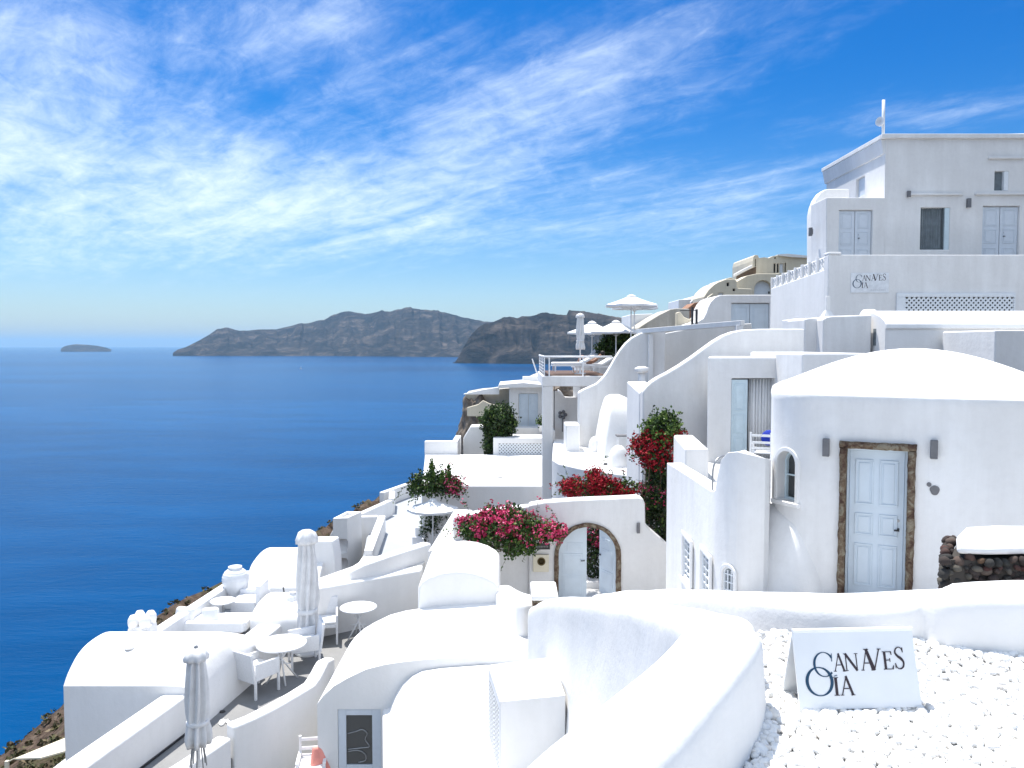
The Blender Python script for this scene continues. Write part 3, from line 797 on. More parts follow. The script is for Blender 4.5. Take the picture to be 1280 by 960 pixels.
# ------------------------------------------------------------------ foreground: pebble bed, sculpted white walls, board
# (the podium the photographer stands on)
bed = MB(); bed.prism([(.2, -1.5, 0), (9.0, -1.5, 0), (9.0, 4.55, 0), (3.2, 4.62, 0), (2.2, 4.75, 0), (1.62, 4.95, 0), (1.2, 4.2, 0), (.5, 3.0, 0)], (0, 0, -3.5))
for p in bed.v: p.z -= 1.816
tag(bed.build('pebble_bed_ground', LANE), 'ground under the white pebbles', kind='structure')
def ico():
    bm = bmesh.new(); bmesh.ops.create_icosphere(bm, subdivisions=2, radius=1); bm.verts.ensure_lookup_table()
    v = np.array([tuple(x.co) for x in bm.verts]); f = [[q.index for q in p.verts] for p in bm.faces]; bm.free(); return v, f
ICO_V, ICO_F = ico()
def lumps(name, mat, items, parent=None, jag=.12, seed=0, flat=None):
    """many small stones in one mesh; items = (pos, (a,b,c) radii, euler)"""
    r = np.random.RandomState(seed); vs = []; nv = len(ICO_V); fa = np.array(ICO_F); fs = []
    for k, (p, s, e) in enumerate(items):
        j = r.uniform(-1, 1, (4, 3)); v = ICO_V * (1 + jag*np.sin(ICO_V @ j.T * 2.2).sum(1)[:, None]*.5)
        m = np.array(Matrix.Rotation(e[2], 3, 'Z') @ Matrix.Rotation(e[1], 3, 'Y') @ Matrix.Rotation(e[0], 3, 'X'))
        vs.append((v * np.array(s)) @ m.T + np.array(p)); fs.append(fa + k*nv)
    V = np.concatenate(vs); F = np.concatenate(fs)
    org = Vector((0, 0, 0)) if parent is None else ORIG[parent.name]
    if parent is None: org = Vector(((V[:,0].min()+V[:,0].max())/2, (V[:,1].min()+V[:,1].max())/2, V[:,2].min()))
    me = bpy.data.meshes.new(name); me.from_pydata((V - np.array(org)).tolist(), [], F.tolist()); me.materials.append(mat)
    me.polygons.foreach_set('use_smooth', [True]*len(me.polygons)); me.update()
    o = bpy.data.objects.new(name, me); col.objects.link(o)
    if parent is not None: o.parent = parent
    else: o.location = org
    ORIG[o.name] = org
    return o
r = random.Random(2); items = []
def bed_left(y): return interp([(0, -.9), (2, .1), (3.35, .92), (3.95, 1.29), (4.2, 1.36), (5.0, 1.62)], y)
y = 2.55
while y < 4.98:
    st = .033 if y < 4.2 else .038
    x = bed_left(y) - .03
    while x < 4.4:
        if y < 4.95 - .13*max(0, x - 1.6):
            a = r.uniform(.016, .032) * (1.25 if r.random() < .12 else 1)
            zz = -1.808 + .012*noise.noise(Vector((x*1.7, y*1.7, 0))) + r.uniform(-.004, .010)
            items.append(((x + r.uniform(-.017, .017), y + r.uniform(-.017, .017), zz), (a, a*r.uniform(.62, .9), a*r.uniform(.5, .72)), (r.uniform(-.5, .5), r.uniform(-.5, .5), r.uniform(0, 6.28))))
        x += st
    y += st*.92
print('pebbles', len(items))
tag(lumps('white_pebbles_gravel', PEB, items), 'rounded white pebbles spread round the leaning board', kind='stuff')

# wall B: thick sculpted parapet coming from the camera, rounded end
def soft_wall(name, nodes, half, zb, label, mat=WHITE, rise=.10, cap=(True, True), step=.12, wob=.02, skirt=None):
    """rounded plaster wall along a centre line (x,y,ztop); half = half thickness or fn(i/n)"""
    P = densify(nodes, step); n = len(P); rings = []
    def sect(p, t, h, k=1.0, drop=0):
        nrm = Vector((t.y, -t.x, 0)); ring = []
        zt = p.z - drop; prof = [(-1.10, None)]
        for a in np.linspace(0, 1, 13):
            th = math.pi*(1 - a); ring.append(p + nrm*(math.copysign(abs(math.cos(th))**.62, math.cos(th)))*h*k + Vector((0, 0, zt - p.z - rise*1.6*(1 - abs(math.sin(th))**.62))))
        z0 = zb(p) if callable(zb) else zb
        flare = 1.12
        left = Vector((p.x, p.y, z0)) - nrm*h*k*flare; right = Vector((p.x, p.y, z0)) + nrm*h*k*flare
        ml = ring[0].lerp(left, .5); mr = ring[-1].lerp(right, .5)
        if skirt:
            wd, zbs = skirt(p); q0 = ring[0]; ls = []
            for a in np.linspace(1, .08, 11):
                th = a*math.pi/2; ls.append(Vector((q0.x, q0.y, q0.z + (zbs - q0.z)*math.sin(th)**1.15)) - nrm*wd*(1 - math.cos(th))*k)
            ring = [Vector((ls[0].x, ls[0].y, zbs - .4))] + ls + ring + [mr, right]
        else: ring = [left, ml] + ring + [mr, right]
        for q in ring[1:-1]:
            q += Vector((noise.noise(q*1.6), noise.noise(q*1.6 + Vector((9, 0, 0))), noise.noise(q*1.3 + Vector((0, 9, 0)))*.8))*wob
        return ring
    T = [(P[min(i+1, n-1)] - P[max(i-1, 0)]) for i in range(n)]
    T = [Vector((t.x, t.y, 0)).normalized() for t in T]
    hf = half if callable(half) else (lambda u: half)
    def endcap(i, sgn):
        out = []
        for a in (.9, .72, .5, .25, .02):
            th = math.asin(a) if a < 1 else math.pi/2
            h = hf(i/(n-1)); out.append(sect(P[i] + T[i]*sgn*h*a, T[i], h, math.cos(th) + .01, rise*.9*a*a))
        return out
    if cap[0]: rings += endcap(0, -1)
    for i in range(n): rings.append(sect(P[i], T[i], hf(i/(n-1))))
    if cap[1]: rings += endcap(n-1, 1)[::-1]
    mb = MB().loft(rings)
    o = mb.build(name, mat, smooth=True, weld=False)
    s = o.modifiers.new('soft', 'SUBSURF'); s.levels = 1; s.render_levels = 1
    return tag(o, label, 'wall')
soft_wall('parapet_wall', [(-1.6, -.6, -1.42), (-.75, .9, -1.42), (.14, 2.45, -1.40), (.36, 2.78, -1.385), (.66, 3.2, -1.37), (.93, 3.62, -1.36), (1.06, 3.92, -1.40)], .20, -2.0, 'thick rounded white wall in the foreground beside the pebbles', cap=(False, True))
# wall A1: runs down and away on its far side, dropping deep to the roof terrace below
A1 = [W(890, 771, 4.25), W(862, 764, 5.0), W(830, 757, 6.1), W(790, 752, 7.3), W(750, 748, 8.6), (W(708, 746, 10.1)), W(686, 748, 10.75), W(675, 757, 11.1)]
soft_wall('parapet_wall', [(p.x + .04, p.y, p.z) for p in A1], .21, lambda p: -5.3, 'sunken white wall descending behind the thick foreground wall', rise=.12,
          skirt=lambda p: (interp([(0, 1.3), (7.6, 1.3), (9.0, .25), (9.4, .12), (20, .12)], p.y), -5.1))
# wall A2: from behind the pebbles, down along the stepped lane
A2 = [(7.5, 4.3, -1.36), tuple(W(1285, 737, 4.62)), tuple(W(1200, 744, 4.78)), tuple(W(1120, 750, 4.92)), tuple(W(1050, 752, 5.1)), tuple(W(985, 748, 5.5)), tuple(W(930, 744, 6.3)), tuple(W(880, 742, 7.4)), tuple(W(830, 742, 8.5)), tuple(W(785, 743, 9.6)), tuple(W(756, 746, 10.4))]
soft_wall('garden_wall', [(x, y + .12, z) for x, y, z in A2], .19, lambda p: -2.3 if p.y < 5.4 else -4.6, 'low wavy white wall curving behind the pebbles and down the lane')
# lane between the walls
mb = MB(); sec = [(4.6, -2.25, 1.2, 9), (6, -2.5, 1.2, 9), (7.5, -2.9, 1.0, 9), (9.4, -3.30, .8, 9), (10.5, -3.36, .7, 9), (10.9, -3.9, .6, 3.4), (13, -4.7, .4, 3), (15, -5.5, .0, 3), (17.0, -6.2, -1.2, 4.2), (20.5, -6.25, -1.6, 5)]
mb.loft([[(a, y, z), (b, y, z), (b, y, z - 2.2), (a, y, z - 2.2)] for y, z, a, b in sec])
tag(mb.build('lane', LANE), 'white cemented lane down to the arched gate', kind='structure')

# board with the hotel lettering
sg = thing('name_board', (1.33, 3.82, -1.80), 'white folded board with large lettering leaning on the pebbles', 'sign')
c_bl = G(1000, 888, -1.795); c_br = G(1153, 884, -1.795)
ang = math.atan2(c_br.y - c_bl.y, c_br.x - c_bl.x); wdt = (c_br - c_bl).length; sg.location = c_bl; sg.rotation_euler.z = ang; ORIG[sg.name] = c_bl
tilt = R(17); hh = .385
Mb = Matrix.Rotation(-tilt, 4, 'X')
def board(M, y0, y1):
    mb = MB(); mb.M = M; mb.box(0, wdt, y0, y1, 0, hh); return mb
board(Mb, 0, .012).build('front_panel', SIGNW, sg, local=True, bevel=.002, seg=1)
Mk = Matrix.Translation((0, 2*hh*math.sin(tilt), 0)) @ Matrix.Rotation(tilt, 4, 'X')
board(Mk, -.012, 0).build('back_panel', SIGNW, sg, local=True, bevel=.002, seg=1)
logo(sg, Mb @ Matrix.Translation((.0, 0, 0)), wdt/630)

# rubble pillar with whitewashed top behind the wavy wall
rp = thing('rubble_pillar', (W(1240, 745, 6.5)), 'dark rubble stone block with a whitewashed top', 'stone pillar')
x0, x1, y0, y1, zt = 3.36, 4.7, 6.15, 6.95, -1.60
core = MB(); core.prism([(x0+.12, y0+.10, -3.2), (x1, y0+.02, -3.2), (x1+.4, y1, -3.2), (x0+.12+.46, y1, -3.2)], (0, 0, zt + 3.2 - .1)); core.build('core', simple('dark_mortar', (.05, .045, .04), .9), rp)
items = []; r = random.Random(9)
for row in range(40):
    z = -2.62 + row*.046
    if z > zt - .06: break
    for face in range(2):
        L = (x1 - x0) if face == 0 else (y1 - y0); q = 0
        while q < L:
            a = r.uniform(.022, .052)
            lean = .10*max(0, (zt - z))*.5
            if face == 0: p = (x0 + .12 + q - lean*0.2, y0 + .06 + .10*(1 - min(1, q/.35))**2 + r.uniform(-.02, .03), z + r.uniform(-.02, .02))
            else: p = (x0 + .10 - lean*.9 + r.uniform(-.03, .03) + .58*q, y0 + .10 + q, z + r.uniform(-.02, .02))
            items.append((p, (a, a*r.uniform(.7, 1), a*r.uniform(.6, .9)), (r.uniform(-.6, .6), r.uniform(-.6, .6), r.uniform(0, 6.28)))); q += a*1.55
lumps('stones', RUBBLE, items, rp, jag=.22, seed=4)
mb = MB(); rr = []
top = [(x0 + .17, y0 + .10), (x0 + .4, y0 + .06), (x0 + .8, y0 + .09), (x1 - .2, y0 + .05), (x1, y0 + .04), (x1 + .4, y1), (x0 + .9, y1 + .04), (x0 + .62, y1 - .02), (x0 + .36, y0 + .45)]
mb.loft([[(x, y, zt - .055) for x, y in top], [(x, y, zt - .02) for x, y in top], [(x*.97 + .03*(x0+x1)/2, y*.97 + .03*(y0+y1)/2, zt + .015) for x, y in top]])
o = mb.build('cap', WHITE2, rp, bevel=.03, seg=3)

# ------------------------------------------------------------------ E: domed round house
E = thing('domed_house', (6.3, 12, -4.6), 'round white house with a low dome and stone framed blue door', 'house')
plan = [(5.0,14.8),(4.4,13.4),(4.02,12.3),(3.80,11.62),(3.735,11.2),(3.92,10.78),(4.22,10.575),(4.74,10.325),(5.26,10.075),(5.75,9.86),(6.3,9.68),(7.1,9.55),(8.0,9.6),(8.9,9.95),(9.6,10.7),(9.95,11.8),(9.9,13.0),(9.5,14.0),(8.8,14.7)]
EP = []
for i in range(len(plan) - 1):
    p0, p1, p2, p3 = (Vector((*plan[max(0, min(len(plan)-1, k))], 0)) for k in (i-1, i, i+1, i+2))
    kk = 1 if i in (6, 7) else 6
    for j in range(kk):
        t = j/kk; EP.append(.5*((2*p1) + (p2 - p0)*t + (2*p0 - 5*p1 + 4*p2 - p3)*t*t + (3*p1 - p0 - 3*p2 + p3)*t**3))
EP.append(Vector((*plan[-1], 0)))
def eave(p): return -.645 - .004*(p.x - 4)
mb = MB(); cen = Vector((6.4, 12.2, 0))
def ringz(z, k, add=0): return [Vector((cen.x + (p.x - cen.x)*k, cen.y + (p.y - cen.y)*k, (eave(p) + add) if z is None else z)) for p in EP]
mb.loft([ringz(-5.0, 1), ringz(-1.2, 1.0), ringz(None, 1.0, -.12), ringz(None, 1.004, -.05), ringz(None, .998, -.015), ringz(None, .985, .0)])
wall = mb.build('wall', WHITE2, E)
DA = math.atan2(10.075 - 10.575, 5.26 - 4.22); DO = Vector((4.755, 10.318, W(1050, 747, 10.5).z + .02))
dw, dh = .75, 1.99
cb = MB().frame(DO, DA); cb.box(-dw/2, dw/2, -.3, .20, -.02, dh)
WO = Vector((3.822, 10.985, -2.16)); WA = math.atan2(10.78 - 11.2, 3.92 - 3.72)
opening(cb, WO, WA, .34, .70, .17, -.3, .30)
cut(wall, cb)
wall.data.polygons.foreach_set('use_smooth', [True]*len(wall.data.polygons)); add_bevel(wall, .02, 3, 40)
# dome and roof shelf
mb = MB(); dc = Vector((6.12, 12.15, 0)); rings = [ringz(None, .99, -.03), ringz(None, .97, .004)]
NR = 14
for i in range(NR):
    t = i/(NR - 1); rad = 2.14*(1 - t) + .02*t
    ring = []
    for p in EP:
        d = (p - dc); d = d.normalized()
        edge = min(rad, (p - dc).length*.955)
        q = dc + Vector((d.x*edge, d.y*edge, 0)); f = max(0, 1 - (edge/2.10)**2)**1.35
        q.z = -.640 + .60*f; ring.append(q)
    rings.append(ring)
o = mb.loft(rings).build('dome_roof', WHITE, E, smooth=True)
# stone surround
mb = MB().frame(DO, DA)
rough_bar(mb, -dw/2 - .075, -dw/2 + .012, -.06, .12, -.03, dh + .005, 'z', seed=1); rough_bar(mb, dw/2 - .012, dw/2 + .078, -.05, .12, -.03, dh + .005, 'z', seed=2)
rough_bar(mb, -dw/2 - .08, dw/2 + .083, -.055, .12, dh + .006, dh + .095, 'x', seed=3)
mb.build('stone_surround', STONE, E, smooth=True)
mb = MB().frame(DO, DA); f = .03
mb.box(-dw/2 + .012, -dw/2 + .012 + f, .11, .19, 0, dh); mb.box(dw/2 - .012 - f, dw/2 - .012, .11, .19, 0, dh); mb.box(-dw/2 + .012 + f, dw/2 - .012 - f, .11, .19, dh - f - .002, dh - .002)
mb.build('door_frame', DOORM, E, bevel=.004, seg=2)
panel_door(E, DO + Vector((-math.sin(DA), math.cos(DA), 0))*.135 + Vector((0, 0, .012)), DA, dw - .024 - 2*f - .006, dh - f - .016, [(.07, .36), (.42, .57), (.63, .94)], 2, DOORM, 'door', (.40, .475), .05, True)
mb = MB().frame(DO, DA); mb.box(-dw/2 + .02, dw/2 - .02, -.09, .135, -.05, -.002); mb.build('threshold', LANE, E, bevel=.01)
window(E, WO, WA, .34, .70, .17, .17, .055, (1, 2), TEAL, GLASS, WHITE, .035)
mb = MB().frame(DO, DA); mb.prism([(-.95, -.02, -.12), (-.44, -.02, -.12), (-.44, -.62, -.12), (-.70, -.50, -.12)], (0, 0, .085)); mb.prism([(-.43, -.02, -.12), (.75, -.02, -.12), (.75, -.75, -.12), (-.43, -.75, -.12)], (0, 0, .06))
mb.build('doorstep', WHITE, E, bevel=.015)
def on_wall(px, py, i0=None):
    """point of the round wall seen at a pixel"""
    d = None
    rx = (px - 640)/FX
    for a, b in zip(EP, EP[1:]):
        fa = a.x - rx*a.y; fb = b.x - rx*b.y
        if fa*fb <= 0 and a.y < 12 and a.x < 8:
            t = fa/(fa - fb); q = a.lerp(b, t); d = (q, math.atan2(b.y - a.y, b.x - a.x))
    q, ag = d; return Vector((q.x, q.y, W(px, py, q.y).z)), ag
p, ag = on_wall(1035, 570); wall_lamp(p, ag, .085, .24, 'grey box lamp between arched window and stone doorway')
p, ag = on_wall(1170, 573); wall_lamp(p, ag, .085, .24, 'grey box lamp beyond the stone doorway, above the plaque')
p, ag = on_wall(1169, 618)
q = thing('wall_plaque', p, 'small grey rounded plaque on the domed house wall', 'plaque', rz=ag)
mb = MB(); mb.prism([(.03 + .055*math.cos(a)*(1+.1*math.sin(3*a)), -.012, .055 + .062*math.sin(a)) for a in np.linspace(0, 6.283, 25)[:-1]], (0, .012, 0)); mb.build('plate', LAMPM, q, local=True, bevel=.003, seg=1)
mb = MB(); mb.prism([(-.035 + .028*math.cos(a), -.010, .125 + .028*math.sin(a)) for a in np.linspace(0, 6.283, 17)[:-1]], (0, .010, 0)); mb.build('number_disc', LAMPM, q, local=True)

# ------------------------------------------------------------------ F: lower wall of the round house's terrace, with three small windows
Fh = thing('terrace_house', (2.9, 12, -6.6), 'white house wall with three small barred windows under a terrace', 'house')
fn = [(2.74,14.0,-2.07),(2.80,12.5,-2.07),(2.835,11.25,-2.07),(2.84,11.06,-2.03),(2.85,10.98,-1.80),(2.875,10.89,-1.57),(2.93,10.76,-1.45),(3.03,10.64,-1.425),(3.20,10.56,-1.46),(3.38,10.56,-1.50),(3.48,10.68,-1.53),(3.585,11.0,-1.58),(3.72,11.38,-1.63)]
fw = ribbon('wall', fn, -.26, -6.7, WHITE2, Fh, bevel=0)
cb = MB()
def fwin(px0, px1, ytop, ybot, x, rise, ag=None, c=None):
    if ag is None:
        y0_ = x/((px0 - 640)/FX); y1_ = x/((px1 - 640)/FX); yc = (y0_ + y1_)/2; w = y0_ - y1_; ag = -math.pi/2 - .025
        O = Vector((x - .008, yc, W(0, ybot, yc).z))
    else: O, w = c
    h = W(0, ytop, O.y).z - O.z
    return O, ag, w, h, rise
wins = [fwin(856.5, 868, 674, 727, 2.795, 0), fwin(880, 892.5, 693, 752, 2.825, 0)]
pth = Vector((3.045, 10.82, 0)); w3 = .30
w3 = .20; wins.append((Vector((2.955, 10.73, W(0, 768, 10.72).z)), math.atan2(10.64-10.89, 3.03-2.875), w3, W(0, 709, 10.72).z - W(0, 768, 10.72).z, w3/2))
for O, ag, w, h, rise in wins: opening(cb, O, ag, w, h, rise, -.2, .15)
cut(fw, cb); fw.data.polygons.foreach_set('use_smooth', [True]*len(fw.data.polygons)); add_bevel(fw, .03, 3, 40)
for O, ag, w, h, rise in wins: window(Fh, O, ag, w, h, rise, .055, .06 if rise == 0 else .045, (3, 6), FRAMEW, CURT, WHITE, .03, .014)
mb = MB(); mb.prism([(3.02, 11.2, -2.9), (3.7, 11.3, -2.9), (5.2, 13.2, -2.9), (5.6, 19, -2.9), (4.6, 19, -2.9), (3.75, 16, -2.9), (3.02, 14.0, -2.9)], (0, 0, .18)); mb.prism([(2.99, 13.72, -6.7), (3.5, 13.72, -6.7), (3.5, 13.98, -6.7), (2.99, 13.98, -6.7)], (0, 0, 3.75))
mb.build('terrace_floor', LANE, Fh)
# battered foot running from under the terrace parapet to the round house's door
top_ = densify([(3.68,11.40,-2.26),(3.735,11.22,-2.27),(3.83,11.0,-2.32),(3.92,10.82,-2.46),(4.07,10.70,-2.78),(4.22,10.60,-3.22)], .06)
bot_ = densify([(3.34,10.58,0),(3.47,10.50,0),(3.65,10.46,0),(3.85,10.45,0),(4.05,10.48,0),(4.25,10.545,0)], .05)
rings = []; n_ = 24
def at_(P, t): k = t*(len(P)-1); i = min(int(k), len(P)-2); return P[i].lerp(P[i+1], k - i)
for i in range(n_ + 1):
    t = i/n_; p, q = at_(top_, t), at_(bot_, t); ring = []
    zb_ = -3.9
    for a in np.linspace(0, 1, 12):
        f = 1 - (1 - a)**1.7
        ring.append(Vector((p.x + (q.x - p.x)*f, p.y + (q.y - p.y)*f, p.z + (zb_ - p.z)*a)))
    rings.append([Vector((p.x + .3, p.y + .5, -6.7)), Vector((p.x + .3, p.y + .5, p.z - .05))] + ring + [Vector((q.x, q.y, -6.7))])
MB().loft(rings).build('battered_foot', WHITE2, Fh, smooth=True)
# steps between the two parapets
mb = MB()
for k in range(7): mb.box(3.03, 3.42, 13.55 - .33*(k+1), 13.55 - .33*k, -3.2, -2.71 + .055*k)
mb.build('steps', LANE, Fh, bevel=.01, seg=1)
hr = thing('handrail', W(891, 612, 11.3), 'thin bent steel handrail on the terrace wall', 'handrail')
p = [W(891, 614, 11.3), W(891, 592, 11.3), W(893, 580, 11.3), W(897.5, 573, 11.35), W(903, 570.5, 11.4), W(909, 570.5, 11.5)]
o = MB().tube(densify(p, .04), .014, 8).build('rail', METAL, hr, smooth=True); o.name = 'rail'
MB().lathe([(0, -.02), (.035, -.02), (.035, .0), (0, .0)], tuple(p[0]), 12).build('foot_plate', METAL, hr)

# block I at the head of the steps, house G behind with the open blue door, chair
o = MB(); o.prism([(W(856.5, 560, 16).x, 16, -6), (W(886, 560, 16).x, 16, -6), (W(889, 560, 16).x + .2, 18.45, -6), (W(842, 543, 18.45).x, 18.45, -6)], (0, 0, 6 + W(870, 560.5, 16).z))
tag(o.build('parapet_block', WHITE, bevel=.05), 'white parapet block between red bougainvillea and the open door', 'parapet')
Gh = thing('courtyard_house', (5.8, 18.6, -3), 'flat white house with tall open pale blue door leaf', 'house')
xs_ = [W(p, 447, 18.5).x for p in (885, 1013)]; gz = W(885, 447, 18.5).z
mb = MB().prism([(xs_[0], 18.5, -6.5), (xs_[1] + 1, 18.5, -6.5), (xs_[1] + 1, 18.5, gz), (xs_[0], 18.5, gz)], (.66, 2.6, 0)); gw = mb.build('wall', WHITE2, Gh)
dx0, dx1 = W(914.5, 500, 18.5).x, W(974, 500, 18.5).x; dz1 = W(0, 473, 18.5).z; dz0 = -2.72
cut(gw, MB().box(dx0, dx1, 18, 19.6, dz0, dz1)); gw.data.polygons.foreach_set('use_smooth', [True]*len(gw.data.polygons)); add_bevel(gw, .04, 3)
lx = W(936, 500, 18.5).x
panel_door(Gh, ((dx0 + lx)/2, 18.56, dz0 + .02), 0, lx - dx0 - .02, dz1 - dz0 - .05, [(.05, .30), (.34, .58), (.62, .95)], 1, TEAL, 'door_leaf')
panel_door(Gh, (dx1 - .06, 18.8, dz0 + .02), R(-72), lx - dx0 - .02, dz1 - dz0 - .05, [(.05, .30), (.34, .58), (.62, .95)], 1, TEAL, 'door_leaf')
mb = MB(); n = 60
pts = [(lx + .06 + (dx1 - lx - .1)*i/n, 18.72 + .04*math.sin(i*.9) + .02*math.sin(i*2.3)) for i in range(n+1)]
mb.loft([[(x, y, z) for x, y in pts] for z in (dz0 + .03, dz1 - .02)], closed=False); o = mb.build('curtain', CUSH, Gh, smooth=True); sm = o.modifiers.new('t', 'SOLIDIFY'); sm.thickness = .01
def slat_chair(name, loc, rz, label, cushion=None):
    t = thing(name, loc, label, 'chair', rz=rz)
    for x in (-.21, .21):
        MB().box(x-.02, x+.02, -.21, -.17, 0, .60).build('leg', WMETAL, t, local=True)
        MB().box(x-.02, x+.02, .19, .23, 0, .88).build('leg', WMETAL, t, local=True)
        MB().box(x-.025, x+.025, -.22, .19, .601, .63).build('armrest', WMETAL, t, local=True)
    mb = MB(); [mb.box(-.19, .19, -.20 + .083*k, -.135 + .083*k, .43, .455) for k in range(5)]; mb.build('seat', WMETAL, t, local=True)
    mb = MB(); [mb.box(-.19, .19, .20, .22, z, z + .05) for z in (.52, .64, .79)]; mb.build('backrest', WMETAL, t, local=True)
    return t
cp = W(953, 537, 17.0)
slat_chair('slat_chair', (cp.x, 17.0, -2.72), R(155), 'white slatted chair with blue cushion before the open door')
mb = MB(); mb.lathe([(0, -.08), (.13, -.07), (.17, 0), (.13, .07), (0, .08)], (0, 0, 0), 16)
o = mb.build('cushion', BLUEC, local=True, smooth=True); o.rotation_euler = (R(78), 0, R(-30)); o.location = (cp.x + .16, 17.05, -1.98); tag(o, 'royal blue cushion propped on the white slatted chair', 'cushion')
# ------------------------------------------------------------------ C: vaulted house below, with the glazed door, and its roofs
Ch = thing('vaulted_house', (-1.2, 13, -9), 'white vaulted house in front with a glazed door', 'house')
D0 = 12.5
cpx = [(396.5,880),(404,870),(417,858),(434,848),(457,837),(480,831),(499,828),(525,825),(551,823),(600,820),(660,818)]
P = px_poly(cpx, D0); P = [Vector((p.x, D0, p.z)) for p in P]
P = P + [Vector((.95, D0, P[-1].z)), Vector((.95, D0, -10)), Vector((P[0].x, D0, -10))]
cw = MB().prism(P, (0, 2.6, 0)).build('wall', WHITE, Ch)
wo = W(450, 960, D0); gx0, gx1 = W(422, 900, D0).x, W(476, 900, D0).x; gz1 = W(0, 886.5, D0).z; gz0 = gz1 - 1.75
cut(cw, MB().box(gx0, gx1, D0 - .3, D0 + .22, gz0, gz1)); cw.data.polygons.foreach_set('use_smooth', [True]*len(cw.data.polygons)); smooth_by_angle(cw, 30)
gd = MB(); a, b = gx0 + .003, gx1 - .003; y0, y1 = D0 + .02, D0 + .075; g0, g1 = W(433, 900, D0 + .05).x, W(465.5, 900, D0 + .05).x; q1, q0 = W(0, 893, D0 + .05).z, W(0, 955, D0 + .05).z
gd.box(a, g0, y0, y1, gz0, gz1 - .003); gd.box(g1, b, y0, y1, gz0, gz1 - .003); gd.box(g0, g1, y0, y1, q1, gz1 - .003); gd.box(g0, g1, y0, y1, q0 - .10, q0); gd.box(g0, g1, y0 + .02, y1 - .01, gz0, q0 - .10)
dd = gd.build('glazed_door', LAV, Ch, bevel=.004, seg=1)
MB().box(g0, g1, y0 + .03, y0 + .04, q0, q1).build('pane', GLASS, dd)
# curled tubes added in place of a chair's reflection in the pane
m = MB(); gw_ = g1 - g0; gh_ = q1 - q0
def gp(u, v): return (g0 + u*gw_, y0 + .022, q0 + v*gh_)
m.tube(densify([gp(.05,.62), gp(.35,.66), gp(.62,.70), (gp(.80,.62)), gp(.72,.50), gp(.88,.36), gp(.55,.33), gp(.05,.30)], .03), .010, 6)
m.tube(densify([gp(.05,.26), gp(.45,.28), gp(.72,.20), gp(.72,.08), gp(.45,.04)], .03), .010, 6)
m.build('reflection_curls', METAL, dd, smooth=True)
# nearer roof C2
cp2 = [(478,886),(487,884),(490,876),(495,866),(504,853),(516,843),(528,837.5),(551,834),(607,830)]
def c2ring(d, squeeze=0):
    out = []
    for px, py in cp2:
        p = W(px, py, D0); k = d/D0
        out.append(Vector((p.x*k, d, p.z)))
    zc = out[-1].z
    return [Vector((out[0].x, d, -10))] + out + [Vector((1.15, d, zc)), Vector((1.15, d, -10))]
mb = MB().loft([c2ring(D0 - .003), c2ring(11), c2ring(9.8), c2ring(8.6), c2ring(7.4)])
tag(mb.build('vault_roof', WHITE, bevel=.06), 'smooth white curved roof in front of the glazed door', 'roof')
# louvred box on the roof
bx = thing('louvred_box', G(660, 960, -5.05), 'white box with a slatted side standing on the roof', 'utility box')
b0 = G(625, 877, -4.10); b1 = G(707, 869, -4.10); b2 = G(690.5, 821, -4.10); b3 = G(610, 831, -4.10)
mb = MB(); mb.loft([[Vector((p.x, p.y, -5.12)) for p in (b0, b1, b2, b3)], [Vector((p.x, p.y, -4.10)) for p in (b0, b1, b2, b3)]])
bw = mb.build('casing', WHITE, bx)
def bl(u, n, z): # on the slatted side: u along, n outward
    p = b3.lerp(b0, u); d = (b0 - b3).normalized(); nn = Vector((d.y, -d.x, 0)); nn = -nn if nn.x > 0 else nn
    return Vector((p.x + nn.x*n, p.y + nn.y*n, z))
mb = MB(); mb.loft([[bl(.10, .05, z), bl(.93, .05, z), bl(.93, -.05, z), bl(.10, -.05, z)] for z in (-5.0, -4.22)]); cut(bw, mb)
add_bevel(bw, .012, 2)
mb = MB()
for i in range(15):
    z = -4.985 + .752*i/14
    mb.loft([[bl(u, .0, z), bl(u, .0, z + .024), bl(u, -.0025, z + .024), bl(u, -.0025, z)] for u in (.101, .929)])
for u in (.10, .51, .90): mb.loft([[bl(u, .0005, z), bl(u + .03, .0005, z), bl(u + .03, -.0027, z), bl(u, -.0027, z)] for z in (-4.998, -4.222)])
mb.build('slats', FRAMEW, bx)
mb = MB(); mb.loft([[bl(.102, -.003, z), bl(.928, -.003, z), bl(.928, -.010, z), bl(.102, -.010, z)] for z in (-5.0, -4.22)]); mb.build('dark_backing', DARKBACK, bx)  # dark sheet close behind the slats stands for shade in the gaps

# D: small vault on the back of C, and its shoulder running to the stone stub
D1 = 15.1
dpx = [(522,762),(522.5,735),(526,728),(535,722),(550,716.5),(570,713.5),(590,715.5),(606,720.5),(618,727.5),(623.5,734),(624.5,757),(624.5,762)]
P = [W(x, y, D1) for x, y in dpx]; P = [Vector((p.x, D1, p.z)) for p in P]
Pb = [Vector((p.x - .02, 17.6, p.z - .02)) for p in P]
zb = -6
ringA = [Vector((P[0].x, D1, zb))] + P + [Vector((P[-1].x, D1, zb))]; ringB = [Vector((Pb[0].x, 17.6, zb))] + Pb + [Vector((Pb[-1].x, 17.6, zb))]
o = MB().loft([ringA, ringB]).build('small_vault', WHITE, bevel=.06, seg=4); tag(o, 'small white vaulted block standing on the roof before the gate wall', 'vault')
soft_wall('shoulder_wall', [W(624, 730, 15.6), W(634, 737, 15.2), W(645, 742, 14.6), W(656, 745, 14.0), W(662, 748, 13.5)], .25, -6.2, 'low white wall sloping from the small vault to the stone stub', cap=(False, True))
sb = thing('stone_stub', W(679, 760, 13.0), 'brown stone wall end with a flat white cap', 'stone pier')
mb = MB(); q0_, q1_ = W(666, 745, 13.0), W(693, 741, 13.0)
